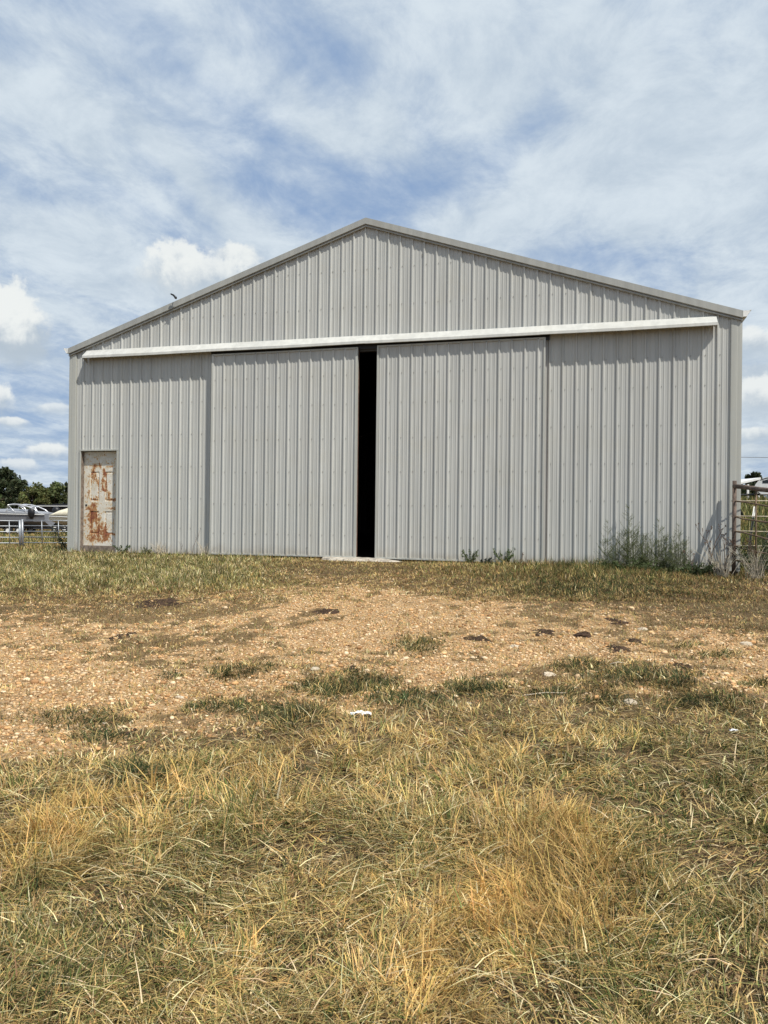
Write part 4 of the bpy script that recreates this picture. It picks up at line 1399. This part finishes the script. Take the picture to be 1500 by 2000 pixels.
names = ["large flat dark manure patch on the left of the yard", "thin dark manure smear in the middle of the yard near the barn gap", "small dark manure patch left of the middle of the gravel",
         "crumbly dark manure patch beside the round lump on the right", "round dark manure lump standing up on the right gravel", "dark manure patch at the edge of the grass on the right",
         "small dark manure scrap just right of the round lump", "dark crumbled manure below the round lump", "dark manure patch on the gravel near the right edge", "small dark manure patch beside the green tufts at left front",
         "tiny dark manure bit above the wide green tufts in the centre", "thin dark manure strip on the gravel right of centre"]
for i, ((px, py, rx, ry), lb) in enumerate(zip(MANURE, names)):
    c, wx_, wy_ = patch_dims(px, py, rx, ry)
    th = thing("manure", tuple(c), lb, "manure", "manure patches on the yard")
    mb = MB()
    r = np.random.default_rng(i + 50)
    if i == 4:
        lump(mb, c, wx_, wx_ * .8, wx_ * .55, 5, 14); lump(mb, c + np.array([wx_ * .3, .02, wx_ * .22]), wx_ * .55, wx_ * .5, wx_ * .4, 6, 12)
        lump(mb, c + np.array([-wx_ * .6, .0, 0]), wx_ * .5, wx_ * .5, wx_ * .35, 7, 12)
    else:
        na_, nr_ = 44, 9
        def pt(a, f):
            k = .95 * (.45 + 1.0 * float(vnoise(6 + 1.6 * math.cos(a) + i * 3, 6 + 1.6 * math.sin(a), .5, 3, 70 + i))) * f
            off = _rt * (wx_ * k * math.cos(a)) + np.array([-_sy, _cy, 0]) * (wy_ * k * math.sin(a))
            x_, y_ = c[0] + off[0], c[1] + off[1]
            return gz(x_, y_, -.012 if f >= 1 else -.002 + .048 * (float(vnoise(x_, y_, .05, 2, 80)) - .22) * (1 - f ** 4))
        rings = [[pt(2 * math.pi * k / na_, f) for k in range(na_)] for f in np.linspace(1, .06, nr_)]
        mb.loft(rings)
    mb.build("clump", M_DUNG, th)

for (px, py, r_, lb) in [(1072, 1319, 15, "pale rounded rock in the middle of the right gravel"), (1230, 1373, 17, "flat pale rock beside the right foreground grass"), (1458, 1259, 14, "white rock at the right edge of the gravel"),
                         (1255, 1230, 12, "pale rock near the grass on the upper right"), (616, 1307, 12, "cream rock left of the centre green tufts"), (350, 1363, 11, "cream rock above the left green tufts"),
                         (1430, 1403, 9, "small pale rock at the right edge of the foreground grass"), (1005, 1264, 12, "broad low pale rock on the gravel right of the centre"), (915, 1374, 9, "small pale rock right of the white paper"),
                         (205, 1412, 8, "small pale rock at the right end of the left green tuft")]:
    c, wx_, wy_ = patch_dims(px, py, r_, r_)
    mb = MB()
    lump(mb, c, wx_, wx_ * .7, wx_ * .55, int(px), 9)
    o = mb.build("rock", M_ROCK)
    tag(o, lb, "rock", "pale rocks on the gravel")


def crumple(name, px, py, wpx, label, aspect=.5, seed=0):
    c, wx_, _ = patch_dims(px, py, wpx, 8)
    r = np.random.default_rng(seed)
    nx_, ny_ = 13, 8
    V = []
    for j in range(ny_):
        for i in range(nx_):
            u, v = i / (nx_ - 1) - .5, j / (ny_ - 1) - .5
            edge = 1 - .35 * abs(math.sin(u * 7 + seed)) * (abs(v) > .3)
            X = u * 2 * wx_; Yy = v * 2 * wx_ * aspect * edge * (1 - .5 * abs(u))
            zz = .018 + wx_ * .30 * abs(math.sin(u * 6.5 + v * 3 + seed)) * (1 - abs(u)) + wx_ * .12 * r.random() - abs(u) * wx_ * .12
            V.append(np.array([c[0] + X * _cy - Yy * _sy, c[1] + X * _sy + Yy * _cy, c[2] + max(.006, zz)]))
    mb = MB(); mb.v = [tuple(p) for p in V] + [tuple(p - np.array([0, 0, .002])) for p in V]
    N0 = nx_ * ny_
    for j in range(ny_ - 1):
        for i in range(nx_ - 1):
            a = j * nx_ + i
            mb.f.append((a, a + 1, a + nx_ + 1, a + nx_)); mb.mi.append(0)
            mb.f.append((N0 + a, N0 + a + nx_, N0 + a + nx_ + 1, N0 + a + 1)); mb.mi.append(0)
    tag(mb.build(name, M_PAPER), label, "litter")


crumple("paper_scrap", 705, 1402, 21, "crumpled white paper scrap lying in the dry grass at centre", .5, 1)
crumple("paper_scrap", 1434, 1434, 9, "small white scrap in the grass near the right edge", .6, 4)
for (a, b, lb) in [((1192, 1300), (1222, 1298), "short pale stick on the right gravel"), ((1020, 1362), (1108, 1357), "thin pale stick in front of the gravel right of centre")]:
    A, B = onground(*a), onground(*b)
    mb = MB(); mb.tube([A + (0, 0, .012), (A + B) / 2 + (0, .015, .02), B + (0, 0, .010)], [.003, .0045, .002], 7)
    tag(mb.build("stick", M_PALESTALK, None, True), lb, "stick", "dry sticks on the yard")


# ------------------------------------------------------------------ weeds along the wall
def feathery(seed, H, ntw=62, spread=.36, col=(.115, .140, .058)):
    r = np.random.default_rng(seed)
    root = thing("green_weed", (0, 0, 0), "feathery green weed growing against the right side of the barn wall", "weed", "feathery weeds at the barn wall")
    mb = MB(); cents, dirs = [], []
    ns = r.integers(2, 4)
    for s in range(ns):
        a0 = r.uniform(0, 6.283); ln = r.uniform(.05, .22); hs = H * (1 if s == 0 else r.uniform(.55, .9))
        top = np.array([math.cos(a0) * ln * hs, math.sin(a0) * ln * hs * .4, hs])
        stem = [top * f + np.array([.02 * math.sin(f * 5 + s), 0, 0]) for f in np.linspace(0, 1, 6)]
        mb.tube(stem, list(np.linspace(.0055, .0018, 6)), 5)
        for k in range(ntw // ns * 1):
            f = r.uniform(.12, .97)
            p = np.array([np.interp(f, np.linspace(0, 1, 6), [q[i] for q in stem]) for i in range(3)])
            a = r.uniform(0, 6.283); L = spread * H * (1.05 - f) * r.uniform(.5, 1.1) + .04
            d = np.array([math.cos(a), math.sin(a) * .5, r.uniform(.35, 1.0)]); d /= np.linalg.norm(d)
            tw = [p, p + d * L * .5, p + d * L + np.array([0, 0, L * .15])]
            mb.tube(tw, [.0025, .002, .001], 4, cap=False)
            for q in range(int(6 + L * 60)):
                g_ = r.uniform(.1, 1.02)
                cents.append(p + d * L * g_ + np.array([0, 0, L * .15 * g_ * g_]) + r.normal(0, .007, 3))
    st = mb.build("stem", M_GSTEM, root)
    cents = np.array(cents)
    V, T3 = leaf_cards(cents, None, r.uniform(.007, .016, len(cents)), r, .22)
    C = np.array(col)[None] * r.uniform(.6, 1.5, len(cents))[:, None]
    tri_mesh("foliage", V, T3, np.repeat(C, 4, 0), M_LEAF, root)
    return root


M_GSTEM = mat("green_stem", (.10, .11, .05), .8, 0, .2, .3, 30)
protos = [feathery(1, 1.02), feathery(2, .86), feathery(3, .66, 40, .36)]
used = [False] * 3
spots = [(1182, 0, .85), (1205, 2, .9), (1222, 0, 1.12), (1238, 1, 1.0), (1255, 1, .95), (1270, 2, 1.1), (1283, 0, .92), (1298, 1, .95), (1312, 2, 1.1), (1322, 0, .85), (1335, 1, .85), (1194, 2, .7), (1262, 2, .8), (1345, 2, .6), (1290, 2, .95), (1230, 2, 1.1)]
r_ = np.random.default_rng(77)
WL = {0: "leftmost of the feathery green weeds along the right barn wall, thin and upright", 2: "tallest feathery green weed against the right barn wall", 13: "low feathery green weed at the right end of the clump, nearest the dead brown stalk"}
for i, (px, k, s) in enumerate(spots):
    wx_ = CX + (ray(px, 1100)[0] / ray(px, 1100)[1]) * (-CY - r_.uniform(.12, .45))
    p = gz(wx_, -r_.uniform(.12, .45), -.01)
    if not used[k]:
        used[k] = True; o = protos[k]; o.location = p; o.rotation_euler = (0, 0, r_.uniform(-.5, .5)); o.scale = (s, s, s)
    else:
        o = dup(protos[k], p, r_.uniform(-.6, .6), s)
    if i in WL: o["label"] = WL[i]


def branchy(name, base, H, label, matl, seed, nb=4, pods=True, cat="weed", r0=.014, group=None):
    r = np.random.default_rng(seed)
    th = thing(name, tuple(base), label, cat, group)
    mb = MB()

    def grow(p, d, L, rad0, lvl):
        d = d / np.linalg.norm(d)
        q = p + d * L * .5 + r.normal(0, .012, 3) * L * 3; e = p + d * L + r.normal(0, .02, 3) * L * 3
        mb.tube([p, q, e], [rad0, rad0 * .8, rad0 * .55], 6)
        if lvl == 0 or L < .05:
            for _ in range(3 if pods else 0):
                c = e + r.normal(0, .012, 3)
                mb.tube([c - (0, 0, .009), c, c + (0, 0, .009)], [.003, .009, .002], 6)
            return
        for k in range(r.integers(2, 4)):
            a = r.uniform(0, 6.283)
            nd = d * 1.1 + np.array([math.cos(a) * .75, math.sin(a) * .35, r.uniform(.1, .5)])
            grow(e if k < 2 else q, nd, L * r.uniform(.5, .78), rad0 * .6, lvl - 1)
    grow(np.array(base, float), np.array([.02, 0, 1.0]), H * .36, r0, nb - 1)
    mb.build("stem", matl, th)
    return th


branchy("dead_weed", gz(12.20, -.42, -.03), 1.0, "tall branching dead brown weed with seed heads beside the rusty corner post", M_STALK, 4, 4)
branchy("dead_weed", gz(12.44, -.30, -.03), .85, "reddish dead weed stalk close against the rusty corner post", M_STALK, 9, 4)
branchy("dead_weed", gz(11.95, -.35, -.03), .62, "shorter thin dead weed between the green weeds and the tall branching brown one", M_STALK, 31, 3, r0=.009)
branchy("dead_weed", gz(12.85, -.75, -.03), .75, "thin dead brown weed standing just below the rusty top rail", M_STALK, 33, 4, r0=.009)
branchy("twig_weed", gz(2.72, -.22, -.02), .62, "thin bare grey weed standing against the wall left of the sliding doors", M_STALK, 21, 4, False, r0=.006)
branchy("twig_weed", gz(2.45, -.18, -.02), .40, "short thin bare weed left of the taller bare one by the wall", M_STALK, 22, 3, False, r0=.005)
branchy("twig_weed", gz(9.20, -.30, -.02), .42, "thin dry stalk with dark heads below the right sliding door", M_STALK, 23, 2, True, r0=.005)


def leafy(name, base, H, R, n, col, label, seed, leaf=(.010, .026), group="low weeds along the barn base"):
    r = np.random.default_rng(seed)
    th = thing(name, tuple(base), label, "weed", group)
    mb = MB(); cents = []
    for k in range(9):
        a = r.uniform(0, 6.283); d = np.array([math.cos(a) * R, math.sin(a) * R * .7, H * r.uniform(.5, 1.0)])
        pts = [np.array(base) + d * f for f in (0, .5, 1)]
        mb.tube(pts, [.004, .003, .0015], 5)
        for q in range(n // 9):
            f = r.uniform(.15, 1.05)
            cents.append(np.array(base) + d * f + r.normal(0, .03, 3) * (R + H) * 1.0)
    mb.build("stem", M_GSTEM, th)
    cents = np.array(cents)
    V, T3 = leaf_cards(cents, None, r.uniform(*leaf, len(cents)), r)
    C = np.array(col)[None] * r.uniform(.6, 1.5, len(cents))[:, None]
    tri_mesh("foliage", V - np.array(base), T3, np.repeat(C, 4, 0), M_LEAF, th)


leafy("low_weed", gz(8.28, -.25), .24, .16, 260, (.075, .095, .04), "small green weed below the middle of the right sliding door", 1)
leafy("low_weed", gz(8.55, -.32), .15, .13, 260, (.040, .052, .042), "dark bluish low weed below the right sliding door", 2)
leafy("low_weed", gz(8.85, -.25), .30, .18, 320, (.085, .115, .042), "bright green weed right of the dark bluish one below the right sliding door", 3)
leafy("low_weed", gz(1.05, -.12), .20, .20, 220, (.075, .10, .042), "green weed at the wall base just right of the rusty entry door", 4)
leafy("low_weed", gz(1.65, -.12), .16, .14, 130, (.11, .115, .05), "small sparse weed at the wall base further right of the entry door", 5)
leafy("low_weed", gz(-.75, .5), .55, .35, 520, (.055, .065, .03), "tall dark weeds at the barn's left corner in front of the livestock panel", 6)
leafy("low_weed", gz(12.95, -.35), .60, .36, 900, (.05, .068, .032), "leafy dark green weed at the foot of the rusty corner post", 7)
leafy("low_weed", gz(13.35, .2), .95, .45, 1300, (.055, .072, .032), "taller leafy weed behind the thin rods right of the corner post", 8)
leafy("low_weed", gz(13.2, -.9), .5, .42, 1000, (.06, .08, .035), "low leafy weed under the pipe rail near the right edge", 9)
leafy("low_weed", gz(11.4, -.45), .26, .5, 1500, (.070, .095, .035), "spreading green weed under the feathery weeds on the right", 10)
leafy("low_weed", gz(10.9, -.5), .24, .5, 1300, (.075, .10, .035), "spreading green weed left of the one under the feathery weeds", 11)
leafy("low_weed", gz(11.9, -.55), .24, .42, 1100, (.065, .085, .035), "spreading green weed beside the dead brown stalk", 12)


def stalks(base, n, H, label, seed, col=M_PALESTALK):
    r = np.random.default_rng(seed)
    th = thing("dry_stalks", tuple(base), label, "dry grass", "pale dry stalk clumps at the wall")
    mb = MB()
    for k in range(n):
        a = r.uniform(0, 6.283); q = r.uniform(.1, .8); h = H * r.uniform(.5, 1.1)
        p = np.array(base) + np.array([r.normal(0, .05), r.normal(0, .04), 0])
        d = np.array([math.cos(a) * q, math.sin(a) * q * .6, 1.0]) * h
        mb.tube([p, p + d * .55, p + d * np.array([1.15, 1.15, .92])], [.0035, .003, .001], 4, cap=False)
    mb.build("stalks", col, th)


stalks(gz(2.0, -.2), 46, .30, "pale dry grass clump against the wall between entry door and sliding door", 1)
stalks(gz(12.35, -.75), 40, .6, "pale bent dry stalks in front of the dead brown weed", 2)
stalks(gz(12.75, -1.1), 50, .55, "pale dry stalks below the pipe rail", 3)
stalks(gz(3.02, -.28), 22, .32, "dry stalks at the lower left corner of the left sliding door", 4)
